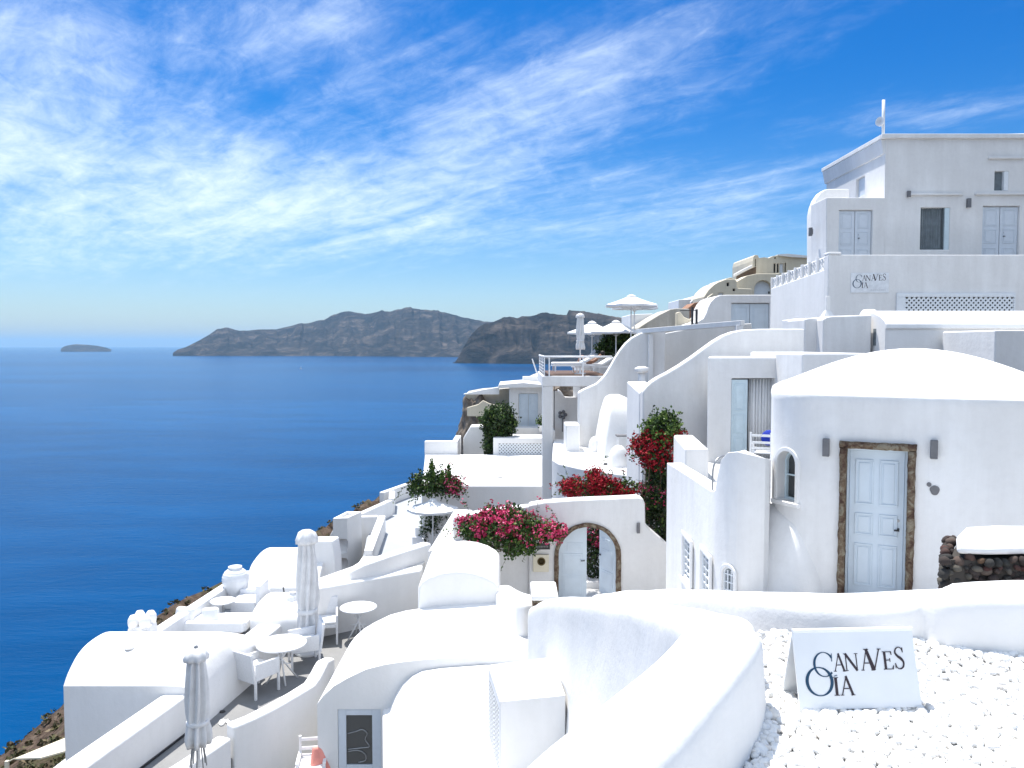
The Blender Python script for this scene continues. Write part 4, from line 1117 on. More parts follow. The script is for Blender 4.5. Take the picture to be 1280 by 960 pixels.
rough_bar(mb, q0_.x, q1_.x, 12.75, 13.4, -6.0, q0_.z + .02, 'z', .06, .05, 5); mb.build('rubble', STONE, sb, smooth=True)
mb = MB(); mb.box(q0_.x - .03, q1_.x + .05, 12.70, 13.5, q0_.z + .01, q0_.z + .10); mb.build('cap', WHITE, sb, bevel=.03)
# long flat wall head running back behind D
h0, h1, h2, h3 = W(534, 688, 18.3), W(568, 636, 22.6), W(591, 637, 22.6), W(579, 676, 18.9)
zz = -4.72; h0, h1, h2, h3 = G(535, 688, zz), G(568, 636, zz), G(591, 637, zz), G(579, 680, zz)
mb = MB().loft([[Vector((p.x, p.y, -7)) for p in (h0, h3, h2, h1)], [h0, h3, h2, h1]]); tag(mb.build('courtyard_wall', WHITE, bevel=.05), 'broad flat topped white wall running back beside the bougainvillea', 'wall')

# ------------------------------------------------------------------ T1: chair terrace
TZ = -6.4
mb = MB(); mb.prism([(-6.2, 10, TZ), (-4.95, 10, TZ), (-4.72, 11.1, TZ), (-4.38, 12.0, TZ), (-3.72, 13.2, TZ), (-3.36, 14.2, TZ), (-3.2, 15.2, TZ), (-2.0, 15.6, TZ), (-2.0, 20, TZ), (-4.0, 19.6, TZ), (-5.2, 17.8, TZ)], (0, 0, -2.5)); tag(mb.build('terrace_floor', FLOOR), 'grey cement terrace floor under the white chairs', kind='structure')
tl = [(-6.05, 9.8, -5.80), (-5.75, 11.2, -5.78), (-5.40, 12.76, -5.76), (-5.06, 14.3, -5.72), (-4.92, 15.3, -5.72)]
o = ribbon('parapet_wall', tl, -.42, -11, WHITE, bevel=.06, curve=.5); tag(o, 'long straight white parapet between the chair terrace and the low vault', 'parapet')
mb = MB(); mb.loft([[(x - .001, y, TZ + .008), (x + .035, y, TZ + .008), (x + .035, y, TZ + .03), (x - .001, y, TZ + .03)] for x, y, z in tl]); tag(mb.build('foot_strip', DMETAL), 'thin dark line along the foot of the parapet', 'drain')  # narrow dark strip laid along the parapet foot
tr = [W(215, 970, 10.7), W(234, 959.5, 11.1), W(290, 921.5, 12.0)]
o = ribbon('parapet_wall', tr, -.26, -9.5, WHITE, bevel=.05, curve=.4); tag(o, 'lower stepped end of the white parapet below the fallen sandals', 'parapet')
tr = [W(293, 908.5, 12.02), W(318, 898.5, 12.3), W(345, 884.5, 12.75), W(372, 869, 13.2), W(394, 855, 13.6), W(405, 838, 14.2), (W(411, 826, 14.9)), W(419, 822, 15.3)]
o = ribbon('parapet_wall', tr, -.24, -9.5, WHITE, bevel=.05, curve=.3); tag(o, 'curved white parapet rising from the sandals to the vaulted roof', 'parapet')
# lower terrace, bench chair, cushion
mb = MB(); mb.prism([(-5, 8, -7.75), (-2.2, 8, -7.75), (-2.0, 12.6, -7.75), (-3.4, 13.4, -7.75)], (0, 0, -1.5)); tag(mb.build('lower_terrace_floor', FLOOR), 'lower cement terrace under the pink cushion', kind='structure')
cpt = W(386, 918, 12.75)
t = slat_chair('slat_bench', (cpt.x + .10, 12.55, cpt.z - .89), R(8), 'white slatted armless bench chair under the salmon cushion')
o = MB().box(-.20, .20, -.06, .06, -.22, .22).build('cushion', PINK, local=True, bevel=.055, seg=4); o.location = (W(404, 940, 12.55).x, 12.52, cpt.z - .32); o.rotation_euler = (R(-14), R(14), R(30)); tag(o, 'salmon pink cushion on the slatted bench chair', 'cushion')
mb = MB(); mb.box(-.23, .23, -.30, .24, 0, .10); o = mb.build('seat_pad', CUSH, local=True, bevel=.03); o.location = (cpt.x + .10, 12.5, cpt.z - .89 + .458); tag(o, 'flat white pad on the slatted bench seat', 'cushion')

# furniture of T1
armchair((-4.72, 14.45, TZ), R(148), 'white woven armchair nearest the sandals, its back to the long parapet', 'woven armchairs on the terrace')
armchair((-4.18, 15.75, TZ), R(-68), 'white woven armchair behind the folding table, beside the tall parasol', 'woven armchairs on the terrace')
armchair((W(404, 800, 17).x + .02, 17.0, TZ), R(12), 'white woven armchair facing out beside the round table under the long parapet', 'woven armchairs on the terrace')
round_table((-4.40, 14.95, TZ), .47, .74, 'round white table between two woven armchairs, round shadow below', group='round terrace tables')
round_table((W(448, 762, 17.1).x, 17.1, TZ), .40, .72, 'round white table half hidden by the vaulted roof', group='round terrace tables')
b = G(385, 816, TZ); ut = W(0, 662, b.y).z - TZ
folded_umbrella((b.x, b.y, TZ), ut - .03, 'tall folded white parasol standing among the woven armchairs', ut, ut*.06 + .22, .235, 'folded parasols on the terrace', False)
ux = W(245, 806, 10.7); uh = ux.z - TZ - .02
folded_umbrella((ux.x, 10.7, TZ), uh, 'folded parasol with bare ribs below, in front of the low vault', uh - .02, uh*.40, .165, 'folded parasols on the terrace', True)
sd = thing('flip_flop', G(281, 904, TZ), 'white sandal pair left on the grey terrace floor', 'sandals')
for dx, a in ((-.05, .3), (.08, .9)):
    m = MB(); m.frame(ORIG[sd.name] + Vector((dx, 0, 0)), a); m.prism([(.05*math.cos(k), .12*math.sin(k), .004) for k in np.linspace(0, 6.283, 17)[:-1]], (0, 0, .022)); m.build('sole', CUSH, sd, bevel=.005, seg=1)
    m = MB(); m.frame(ORIG[sd.name] + Vector((dx, 0, 0)), a); m.tube([(-.045, 0, .02), (0, .05, .055), (.045, 0, .02)], .008, 6); m.build('strap', METAL, sd)
o = MB().lathe([(0, 0), (.05, 0), (.045, .02), (0, .025)], (0, 0, 0), 12).build('floor_drain', DMETAL, origin=(0, 0, 0)); o.location = G(278, 890, TZ); tag(o, 'small dark drain cap on the terrace floor by the sandals', 'drain')

# ------------------------------------------------------------------ P: low vault at the cliff edge
def cross_vault(name, x0, x1, prof, zb, label, cat='vault roof', mat=WHITE, bev=.04, hip=(), base_=-5.74, slant=0):
    pr = densify([(0, y, z) for y, z in prof], .07); prof = [(p.y, p.z) for p in pr]
    """vault whose axis runs along x; prof = [(y,z)]"""
    a = [Vector((x0, prof[0][0], zb))] + [Vector((x0, y, z)) for y, z in prof] + [Vector((x0, prof[-1][0], zb))]
    b = [Vector((x1 + slant*(p.y - prof[0][0]), p.y, p.z)) for p in a]
    rings = [a, b]
    for dx, f in hip: rings.append([Vector((x1 + dx + slant*(p.y - prof[0][0]), p.y, p.z if p.z < -7 else base_ + (p.z - base_)*f)) for p in a])
    return tag(MB().loft(rings).build(name, mat, bevel=bev, seg=3), label, cat)
pp = [(12.9, -5.62), (12.98, -5.52), (13.12, -5.40), (13.38, -5.255), (13.76, -5.19), (14.3, -5.225), (14.8, -5.41), (15.2, -5.60)]
cross_vault('low_vault', W(79.5, 866, 12.9).x, -5.72, pp, -11, 'low white vaulted building at the cliff edge, nearest the sea', 'building', slant=.16, hip=((.15, .97), (.30, .82), (.40, .55), (.46, .2), (.49, .02)))
o = MB().lathe([(0, 0), (.07, 0), (.08, .03), (.05, .05), (0, .05)], (0, 0, 0), 14).build('roof_drain', simple('grey_pipe', (.45, .45, .45)), origin=(0, 0, 0)); o.location = Vector((W(166, 842, 13.6).x, 13.5, -5.24)); tag(o, 'small round cap on the low vaulted roof', 'vent')
# awning and steps beneath it
aw = thing('awning', G(40, 950, -7.3), 'cream canvas awning on a thin post above the scrub', 'awning')
mb = MB(); a0, a1, a2, a3 = W(18, 948, 15.2), W(51, 947, 15.0), W(87, 937, 15.4), W(82, 922, 15.8)
mb.prism([a0, a1, a2, a3], (0, 0, -.03)); mb.build('canvas', AWN, aw)
mb = MB(); p = W(8.5, 951, 15.2); mb.box(p.x-.03, p.x+.03, 15.17, 15.23, p.z - 2.2, p.z); mb.tube([(p.x, 15.2, p.z - .03), (a0.x, 15.2, a0.z)], .012, 6); mb.build('post', AWN, aw)
ribbon_o = ribbon('parapet_wall', [W(45, 975, 13.2), W(84, 945, 14.2), W(110, 928, 15.2)], .25, -9.5, WHITE, bevel=.04); tag(ribbon_o, 'small sloping white wall in front of the cream awning', 'wall')

# ------------------------------------------------------------------ T2: urn terrace
Z2 = -6.0
mb = MB(); mb.prism([(-6.9, 15.2, Z2), (-5.0, 15.2, Z2), (-5.0, 19.4, Z2), (-6.5, 19.4, Z2)], (0, 0, -3)); tag(mb.build('urn_terrace_floor', PALEFLOOR), 'pale terrace floor beside the urn', kind='structure')
q = [W(189, 793, 15.0), W(240, 757.5, 16.2), W(282, 730, 17.6), W(300, 719, 18.4), W(309, 713, 18.9)]
qz = q[0].z; o = ribbon('parapet_wall', [(p.x, p.y, qz + .0) for p in [G(194, 793, qz), G(244, 760, qz), G(288, 731, qz), G(316, 713, qz)]], -.24, -9, WHITE, bevel=.04); tag(o, 'white parapet at the cliff edge with the urn at its far end', 'parapet')
ch = thing('chimney', W(178, 795, 15.0), 'white three lobed chimney at the near end of the cliff parapet', 'chimney')
c0 = ORIG[ch.name]; s = 15.0/FX
mb = MB(); mb.loft([[(c0.x + dx*s*k, c0.y + dy, z) for dx, dy in ((-13, -.2), (13, -.2), (13, .22), (-13, .22))] for k, z in ((1.1, -6.6), (1.05, c0.z + .12), (.92, c0.z + .24))]); mb.build('shaft', WHITE, ch, bevel=.04)
for dx, dy in ((-7, -.12), (7, -.12), (7, .14), (-7, .14)):
    MB().lathe([(.0, .0), (.085, .0), (.105, .09), (.10, .17), (.06, .24), (0, .25)], (c0.x + dx*s, c0.y + dy, c0.z + .20), 14).build('pot', WHITE, ch, smooth=True)
# urn
ub = W(294.5, 745, 18.1)
MB().box(ub.x - .26, ub.x + .26, 17.85, 18.36, Z2, ub.z - .002).build('plinth', WHITE, bevel=.03); tag(bpy.data.objects['plinth'], 'low white plinth under the ribbed urn', 'plinth')
u = thing('urn', ub, 'large white ribbed clay urn on the corner of the cliff parapet', 'urn')
sc = .031
prof = [(0, 0), (.13, 0), (.165, .04), (.24, .18), (.290, .34), (.292, .42), (.275, .50), (.235, .575), (.165, .63), (.135, .645), (.15, .665), (.155, .69), (.125, .70), (.11, .64), (.0, .60)]
MB().lathe(prof, seg=40, mod=None).build('body', CERAM, u, local=True, smooth=True)
for z, r_ in ((.40, .291), (.46, .284), (.52, .262), (.57, .232)): MB().lathe([(r_ - .01, z - .012), (r_ + .008, z), (r_ - .01, z + .012)], seg=40).build('rib_band', CERAM, u, local=True, smooth=True)
tp = G(277.5, 776, Z2); tt = W(0, 751, tp.y).z - Z2
round_table((tp.x + .03, tp.y, Z2), .27, tt + .02, 'small round white pedestal table beside the urn', True)
# cube seat beside the table
st = thing('cube_armchair', G(306, 772, Z2), 'white cube armchair tucked behind the pedestal table', 'armchair')
c = ORIG[st.name]; mb = MB(); mb.box(c.x - .30, c.x + .25, c.y - .05, c.y + .55, Z2, Z2 + .36); mb.build('seat', WICKER, st, bevel=.02)
mb = MB(); mb.box(c.x + .26, c.x + .37, c.y - .05, c.y + .55, Z2, Z2 + .72); mb.build('armrest', WICKER, st, bevel=.02)
mb = MB(); mb.box(c.x - .30, c.x + .37, c.y + .56, c.y + .66, Z2, Z2 + .46); mb.build('backrest', WICKER, st, bevel=.02)
# sofa seen from behind, with pillows
sf = thing('sofa', G(262, 798, Z2), 'long white sofa seen from behind on the urn terrace', 'sofa'); c = ORIG[sf.name]
xa, xb = G(219, 797, Z2).x, G(305, 797, Z2).x
mb = MB(); mb.box(xa, xb, c.y, c.y + .16, Z2 + .10, Z2 + .33); mb.build('backrest', CUSH, sf, bevel=.05)
mb = MB(); mb.box(xa, xb, c.y + .17, c.y + .80, Z2 + .06, Z2 + .28); mb.build('seat', CUSH, sf, bevel=.05)
for x in (xa + .1, (xa+xb)/2, xb - .1): MB().box(x - .04, x + .04, c.y + .05, c.y + .13, Z2, Z2 + .10).build('foot', WOOD, sf)
for k, (px, w_, rz, lab) in enumerate(((232, .19, 10, 'white square pillow standing at the chimney end of the sofa'), (264, .18, -8, 'white pillow leaning in the middle of the sofa back'))):
    mb = MB(); mb.box(-w_, w_, -.08, .08, -w_*.85, w_*.85); o = mb.build('pillow', CUSH, local=True, bevel=.075, seg=4); o.location = (W(px, 775, c.y + .3).x, c.y + .27, Z2 + .40); o.rotation_euler = (R(-14), R(rz*.8), R(rz)); tag(o, lab, 'pillow', 'pillows on the sofa')
# vault behind the urn, and the vault in front of it
cross_vault('rounded_vault', W(306, 736, 18.9).x, W(372, 736, 18.9).x + .5, [(18.9, W(0, 736, 18.9).z), (19.0, W(0, 730, 19.0).z + .02), (19.3, -5.42), (19.8, -5.30), (20.3, -5.27), (20.9, -5.35), (21.4, -5.6)], -9, 'white rounded vault beyond the urn, at the cliff edge', 'vault')
cross_vault('terrace_vault', W(312, 790, 16.3).x, W(378, 790, 16.3).x, [(16.3, -5.80), (16.36, -5.66), (16.55, -5.56), (17.0, -5.50), (17.5, -5.52), (17.9, -5.62), (18.1, -5.8)], -7, 'flat white vault between the sofa and the tall folded parasol', 'vault')
o = ribbon('parapet_wall', [(-4.92, 15.2, -5.76), (-4.78, 16.5, -5.80)], -.5, -7, WHITE, bevel=.05); tag(o, 'short white wall joining the long parapet to the flat vault', 'parapet')
pj = thing('water_jar', G(366, 756, -5.62), 'small round white jar behind the flat vault', 'jar'); MB().lathe([(0, 0), (.07, 0), (.13, .08), (.14, .16), (.09, .24), (.06, .26), (.08, .28), (0, .27)], seg=20).build('body', CERAM, pj, local=True, smooth=True)
st_ = W(359, 753, 18.4); en = W(354, 734, 18.5)
tag(MB().tube([st_ + Vector((.02, 0, -.35)), en], .018, 8).build('broom_handle', DMETAL, smooth=True), 'thin dark broom handle leaning by the rounded vault', 'broom')
# block tower U
bxx = W(388.5, 700, 19.5), W(415, 700, 19.5)
mb = MB(); zt = W(0, 676, 19.5).z
mb.loft([[(bxx[0].x + a, 19.5, z), (bxx[1].x + b, 19.5, z), (bxx[1].x + b + .08, 20.0, z), (bxx[0].x + a + .02, 20.0, z)] for a, b, z in ((-.03, .08, -8), (-.0, .06, zt - .5), (.03, 0, zt - .04), (.05, -.02, zt))])
tag(mb.build('block_chimney', WHITE, bevel=.05), 'square white chimney block beside the tall folded parasol', 'chimney')
# V: long parapet behind the armchair, and the diagonal wall above
vz = W(396, 735, 17.2).z
va, vb = G(396, 735.5, vz), G(526, 712.5, vz)
o = MB().loft([[Vector((p.x, p.y, z)) for p in (va, vb, vb + Vector((0.0, .5, 0)), va + Vector((-.25, .45, 0)))] for z in (-8, vz)]).build('parapet_wall', WHITE, bevel=.06, seg=4); tag(o, 'long level white parapet behind the outward facing armchair', 'parapet')
mb = MB(); mb.prism([G(388, 738, -5.3) + Vector((0, .5, 0)), G(526, 712, -5.3) + Vector((0, .5, 0)), G(532, 700, -5.3), G(440, 708, -5.3), G(395, 724, -5.3)], (0, 0, -3)); tag(mb.build('white_terrace_floor', LANE), 'white terrace floor between the parapets', kind='structure')
a, b = G(455, 704, -4.95), G(540, 681, -4.95)
o = ribbon('parapet_wall', [(a.x - .3, a.y - .12, -5.12), (a.x, a.y, -4.98), (a.x + .35, a.y + .3, -4.93), (b.x, b.y, -4.90)], -.3, -7, WHITE, bevel=.06, curve=.3); tag(o, 'rounded white parapet sloping up towards the courtyard wall', 'parapet')
# ------------------------------------------------------------------ N: gate wall with arched stone doorway
ND = 19.0
Nh = thing('gate_wall', (1.8, ND, -6.3), 'white wall with a stone arched gateway and pale blue doors', 'wall')
npx = [(661,631.5),(680,628),(720,625),(770,623),(798,621.5),(804,623.5),(806.5,630),(807,654),(811,660),(824,671),(838,683.5),(850,692)]
gc, gr = W(734.5, 690, ND).x, 37.2*ND/FX
gtop = W(0, 658.5, ND).z; gb = -6.22
nw = MB(); P = px_poly(npx, ND); P = [Vector((p.x, ND, p.z)) for p in P]
nw.prism(P + [Vector((P[-1].x, ND, -7.5)), Vector((P[0].x, ND, -7.5))], (0, .42, 0)); nw = nw.build('wall', WHITE2, Nh)
cut(nw, opening(MB(), (gc, ND, gb), 0, gr*2, gtop - gb, gr, -.3, .8)); nw.data.polygons.foreach_set('use_smooth', [True]*len(nw.data.polygons)); add_bevel(nw, .05, 3, 40)
P = px_poly([(566,648),(600,640),(640,635),(661.5,633)], ND + .14); P = [Vector((p.x, ND + .14, p.z)) for p in P]
MB().prism(P + [Vector((P[-1].x - .003, ND + .14, -7.5)), Vector((P[0].x, ND + .14, -7.5))], (0, .36, 0)).build('side_wall', WHITE2, Nh, bevel=.04)
# stone ring
mb = MB(); rings = []; a_ = arch_pts(gr*2, gtop - gb, gr, 26); t_ = .095
path = [(-gr, z) for z in np.arange(gb - gb, gtop - gb - gr, .12)] + [(-gr*math.cos(a), gtop - gb - gr + gr*math.sin(a)) for a in np.linspace(0, math.pi, 30)] + [(gr, z) for z in np.arange(gtop - gb - gr - .06, -.01, -.12)]
for i, (x, z) in enumerate(path):
    o_ = (x*(1 + t_/gr), (z if abs(x) >= gr*.999 else (gtop-gb-gr) + (z-(gtop-gb-gr))*(1 + t_/gr)))
    ring = []
    for (u_, y_) in (((x*.985, z), -.04), (o_, -.05), (o_, .08), ((x*.985, z), .10)):
        q = Vector((gc + u_[0], ND + y_, gb + u_[1])); q += noise.noise_vector(q*7)*.016; ring.append(q)
    rings.append(ring)
mb.loft(rings).build('stone_arch', STONE, Nh, smooth=True)
def half_leaf(O, ang, w, h, rise, flip, name, y=0):
    m = MB().frame(O, ang); pts = [(0, 0)] + [(w, 0)]
    n = 16; arc = [(w - w*math.sin(t), h - rise + rise*math.cos(t)) for t in np.linspace(0, math.pi/2, n)]   # from the meeting edge top to the hinge
    poly = [(w, 0)] + arc + [(0, 0)]
    sx_ = -1 if flip else 1
    m.prism([(sx_*x, y, z) for x, z in poly], (0, .05, 0)); d = m.build(name, DOORM, Nh, bevel=.006, seg=1)
    m = MB().frame(O, ang)
    for z0, z1, x0 in ((.10, .62, .10), (.70, 1.15, .10), (1.22, h - .42, .22)):
        xa, xb = sx_*x0, sx_*(w - .10); xa, xb = min(xa, xb), max(xa, xb)
        m.box(xa, xb, y - .012, y + .002, z0, z1); m.box(xa + .05, xb - .05, y - .02, y - .011, z0 + .05, z1 - .05)
    m.build('raised_panel', DOORM, d, bevel=.003, seg=1)
    m = MB().frame(O, ang); m.tube([(sx_*(w - .06), y, .98), (sx_*(w - .06), y - .05, .98), (sx_*(w - .15), y - .055, .98)], .012, 6); m.build('handle', DMETAL, d)
    return d
half_leaf((gc - gr + .01, ND + .16, gb + .02), 0, gr - .015, gtop - gb - .03, gr - .015, False, 'door_leaf')
half_leaf((gc + gr - .015, ND + .18, gb + .02), R(-62), gr - .015, gtop - gb - .03, gr - .015, True, 'door_leaf')
p = W(797.5, 666, ND); wall_lamp((p.x, ND - .003, p.z), 0, .075, .25, 'narrow grey lamp on the gate wall beside the arch')
p = W(676, 715, ND)
bxm = thing('doorbell_box', (p.x, ND, p.z), 'cream intercom box with a round ringed emblem left of the gate', 'intercom')
s = ND/FX; MB().box(p.x - 10*s, p.x + 10*s, ND - .07, ND - .003, p.z + 1*s, p.z + 23*s).build('housing', simple('cream_enamel', (.66, .61, .48), .45, var=.04), bxm, bevel=.01, seg=2)
o = MB(); o.M = Matrix.Translation((p.x + .5*s, ND - .071, p.z + 14.5*s)) @ Matrix.Rotation(R(90), 4, 'X'); o.lathe([(3.6*s, 0), (5.2*s, 0), (5.2*s, .014), (3.6*s, .014), (3.6*s, 0)], seg=24); o.build('emblem_ring', BRASS, bxm)
o = MB(); o.M = Matrix.Translation((p.x + .5*s, ND - .071, p.z + 14.5*s)); o.box(-1.5*s, -.5*s, -.008, .0, -1.4*s, 1.4*s); o.box(.5*s, 1.5*s, -.008, .0, -1.4*s, 1.4*s); o.build('emblem_mark', BRASS, bxm)
p = W(676.5, 686.5, ND); sgn = thing('name_plate', (p.x, ND, p.z), 'small black name plate above the intercom box', 'sign')
MB().box(p.x - 11*s, p.x + 11*s, ND - .03, ND - .003, p.z, p.z + 7.5*s).build('plate', simple('black_enamel', (.018, .018, .02), .4), sgn, bevel=.004, seg=1)
m = MB(); [m.box(p.x + (x)*s, p.x + (x + 1.2)*s, ND - .033, ND - .029, p.z + 2.6*s, p.z + 4.8*s) for x in np.arange(-8.5, 8, 2.0)]; m.build('lettering', simple('pale_letter', (.22, .22, .22)), sgn)

# ------------------------------------------------------------------ planting
def B(px, py, d, rx, rz=None, ry=None):
    s = d/FX; rz = rx if rz is None else rz
    return (tuple(W(px, py, d)), (rx*s, (ry or rx)*s, rz*s))
bush('bougainvillea', 'pink bougainvillea sprawling over the wall left of the arched gate', 'shrub',
     [B(596,664,18.6,20,17,18), B(618,655,18.6,20,20,20), B(642,655,18.5,22,22,20), B(664,662,18.5,18,16,16), B(684,668,18.6,15,10,12), B(698,664,18.6,7,8,8), B(612,682,18.4,14,14,12), B(642,683,18.4,16,14,12), B(583,657,18.7,10,10,10), B(663,684,18.5,8,10,8)], 6200, .085, LEAF,
     [(PETP, 300, .055, lambda p, d: (p.z > W(0, 668, 18.5).z or rng.random() < .08) and noise.noise(p*2.6) > -.05, 'flowers')], seed=3, sprays=46)
bush('bougainvillea', 'crimson bougainvillea glowing behind the top of the gate wall', 'shrub',
     [B(718,609,20.4,15,10,14), B(741,601,20.4,13,12,14), B(760,610,20.4,15,10,14), B(783,610,20.4,17,11,14), B(742,614,20.6,26,9,14)], 1500, .085, LEAF,
     [(PETR, 430, .055, lambda p, d: noise.noise(p*2.4) > -.12, 'flowers')], seed=5, sprays=26)
bush('bougainvillea', 'tall column of dark climbing bougainvillea with red flowers and green top', 'climbing shrub',
     [B(829,536,20.1,20,17,18), B(816,560,20.1,22,20,18), B(828,590,20.1,20,22,16), B(822,622,20.2,21,24,16), B(826,654,20.2,19,22,14), B(832,684,20.2,14,16,12), B(806,638,20.0,12,12,10), B(842,548,20.1,8,10,8)], 7600, .085, LEAFD,  # shade of the lower column is put into the dark leaf colour
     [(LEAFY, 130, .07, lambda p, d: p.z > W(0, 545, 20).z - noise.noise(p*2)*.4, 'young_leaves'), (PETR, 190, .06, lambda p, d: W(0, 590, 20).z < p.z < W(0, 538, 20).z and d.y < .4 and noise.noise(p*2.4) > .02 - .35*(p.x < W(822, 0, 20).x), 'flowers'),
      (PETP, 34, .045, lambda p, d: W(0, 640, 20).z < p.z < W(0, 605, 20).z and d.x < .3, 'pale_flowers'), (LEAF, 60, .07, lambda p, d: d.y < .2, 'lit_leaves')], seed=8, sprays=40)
bush('bougainvillea', 'dark bush with pink blooms seen through the open gate', 'shrub',
     [B(744,700,20.9,26,30,16), B(744,668,20.9,24,16,14)], 2600, .08, LEAFD, [(PETP, 90, .05, lambda p, d: p.z > W(0, 684, 21).z, 'flowers')], seed=10)  # deep shade inside the gate is carried by the dark leaf colour
mb = MB(); mb.box(W(700, 0, 20.3).x, W(790, 0, 20.3).x, 20.25, 20.6, -6.6, W(0, 727, 20.3).z); tag(mb.build('planter_wall', WHITE2, bevel=.03), 'low planter wall inside the open gate', 'planter')
bush('hedge', 'clipped dark green hedge between the open parasol and the courtyard wall', 'hedge',
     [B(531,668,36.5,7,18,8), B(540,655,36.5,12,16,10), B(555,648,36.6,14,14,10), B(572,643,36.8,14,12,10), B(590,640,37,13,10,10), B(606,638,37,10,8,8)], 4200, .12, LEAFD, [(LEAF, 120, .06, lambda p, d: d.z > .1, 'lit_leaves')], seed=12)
bush('flower_shrub', 'leafy shrub with tall spikes and pink blooms at the roof corner', 'shrub',
     [B(535,606,35.0,18,16,14), B(552,604,35.2,16,14,12), B(519,610,35,8,9,10), B(566,608,35.2,11,11,10)], 2000, .13, LEAF,
     [(PETP, 60, .075, lambda p, d: p.x > W(554, 0, 35).x, 'flowers'), (LEAFD, 40, .12, None, 'dark_leaves')], seed=14, sprays=30)
for k, (px, y0, y1) in enumerate(((540, 573, 602), (560, 578, 602), (537, 588, 604), (553, 584, 604))):
    pass
sp = bush('spiky_plant', 'tall thin green spikes rising out of the flowering shrub', 'plant', [B(539.5,590,34.8,2.2,15,3), B(561,592,34.9,1.4,13,2), B(553,596,34.8,1.5,9,2)], 700, .11, LEAFY, seed=15, core=False)
bush('topiary_tree', 'dark clipped leaning tree between the cliff rock and the blue door', 'tree',
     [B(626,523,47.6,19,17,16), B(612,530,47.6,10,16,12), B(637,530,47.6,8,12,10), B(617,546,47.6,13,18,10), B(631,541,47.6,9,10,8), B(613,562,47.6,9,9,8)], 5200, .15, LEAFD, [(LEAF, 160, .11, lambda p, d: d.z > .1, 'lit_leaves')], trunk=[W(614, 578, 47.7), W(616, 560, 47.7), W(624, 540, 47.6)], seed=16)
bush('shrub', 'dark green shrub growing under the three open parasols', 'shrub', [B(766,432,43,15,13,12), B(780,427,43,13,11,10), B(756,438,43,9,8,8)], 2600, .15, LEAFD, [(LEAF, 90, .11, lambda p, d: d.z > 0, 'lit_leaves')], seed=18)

# ------------------------------------------------------------------ H, pillar and blocks behind the bougainvillea
hp = [(803.5,489),(808,483),(814,477.5),(822,472),(834,466),(850,456.5),(865,446.5),(880,435.5),(893,426),(905,419),(917,414.5),(930,412),(950,411),(1006.5,411)]
o = facade('garden_wall', hp, 21.5, .45, -6.5, WHITE2, bevel=.06, seg=4); tag(o, 'tall white wall with an S curved top behind the bougainvillea', 'wall')
xh = W(803.5, 480, 21.5).x
o = MB().loft([[(xh - .02, 21.96, z0), (xh + .55, 21.96, z0), (xh + .55, 24.2, z1), (xh - .04, 24.2, z1)] for z0, z1 in ((-8, -8), (W(0, 491, 21.7).z, W(0, 477, 24).z))]).build('wall_pier', WHITE, bevel=.05); tag(o, 'white pier standing behind the end of the S curved wall', 'pier')
pd = thing('pedestal', W(802, 480, 24.8), 'white stone pedestal with a flat cap on the pier', 'pedestal'); c = ORIG[pd.name]
MB().lathe([(0, -.3), (.13, -.3), (.11, .1), (.10, .34), (0, .34)], tuple(c), 14).build('shaft', WHITE, pd, smooth=True); MB().lathe([(0, .34), (.17, .345), (.22, .43), (.22, .50), (.1, .55), (0, .55)], tuple(c), 16).build('cap', WHITE, pd, smooth=True)

# ------------------------------------------------------------------ J: stair house with the sweeping parapet, oven, steps
JD = 33.0
jp = [(723,490.5),(730,486.5),(737,483.5),(745,480),(752,474),(758,466.5),(764,456.5),(769,447.5),(775,438),(782,429),(790,422),(800,416.5),(812,413),(832,411)]
o = facade('stair_wall', jp, JD, .5, -6, WHITE2, bevel=.07, seg=4); tag(o, 'white wall sweeping down in one long curve under the parasols', 'wall')
SZ = -4.2
sw = [(690,574),(698,579),(727,585.5),(760,590.5),(795,595)]
P = [G(x, y, SZ) for x, y in sw]
mb = MB(); mb.prism([P[0], *P[1:], Vector((4.6, 33, SZ)), Vector((1.9, 36, SZ)), Vector((1.7, 33, SZ))], (0, 0, -5)); o = mb.build('stair_terrace', WHITE, bevel=.06, seg=3); tag(o, 'sunny white landing above the crimson bougainvillea', 'terrace')
ov = [(752,590,.0),(757,545,.0),(760,520,0),(764,503,0),(770,496,0)]
def sec_(px0, px1, y, d0, d1): a, b = W(px0, y, d0), W(px1, y, d0); return [(a.x, d0, a.z), (b.x, d0, a.z), (b.x, d1, a.z), (a.x, d1, a.z)]
mb = MB().loft([sec_(751, 792, 585, 29.4, 32.6), sec_(755, 790, 550, 29.6, 32.6), sec_(759, 789, 520, 29.9, 32.5), sec_(763, 787, 502, 30.2, 32.4), sec_(766, 785, 496, 30.5, 32.3)])
o = mb.build('outdoor_oven', WHITE, bevel=.25, seg=5); tag(o, 'tapering white oven chimney against the sweeping wall', 'oven')
def mound(px, py, d, rx, rz, label, name='mound'):
    s = d/FX; c = W(px, py, d); o = MB().lathe([(rx*s, -.4), (rx*s*.98, 0), (rx*s*.86, rz*s*.5), (rx*s*.6, rz*s*.82), (rx*s*.3, rz*s*.97), (.01, rz*s)], tuple(c), 24, lambda a, z: 1 + .06*math.sin(a*2 + 1)).build(name, WHITE, smooth=True); return tag(o, label, 'mound')
mound(773, 585, 27.6, 14, 29, 'rounded white plaster mound beside the red climbing bougainvillea')
mound(745, 557, 31.5, 9, 12, 'little white plaster hump at the foot of the sweeping wall')
o = MB().box(W(709, 0, 31.5).x, W(727, 0, 31.5).x, 31.5, 32.8, SZ - .2, W(0, 531, 31.5).z).build('plaster_bench', WHITE, bevel=.05); tag(o, 'square white plaster block under the sun deck', 'bench')
tb = thing('stone_table', G(779, 558, SZ), 'small low table with a grey top before the oven', 'table'); c = W(779, 543.5, 29.2)
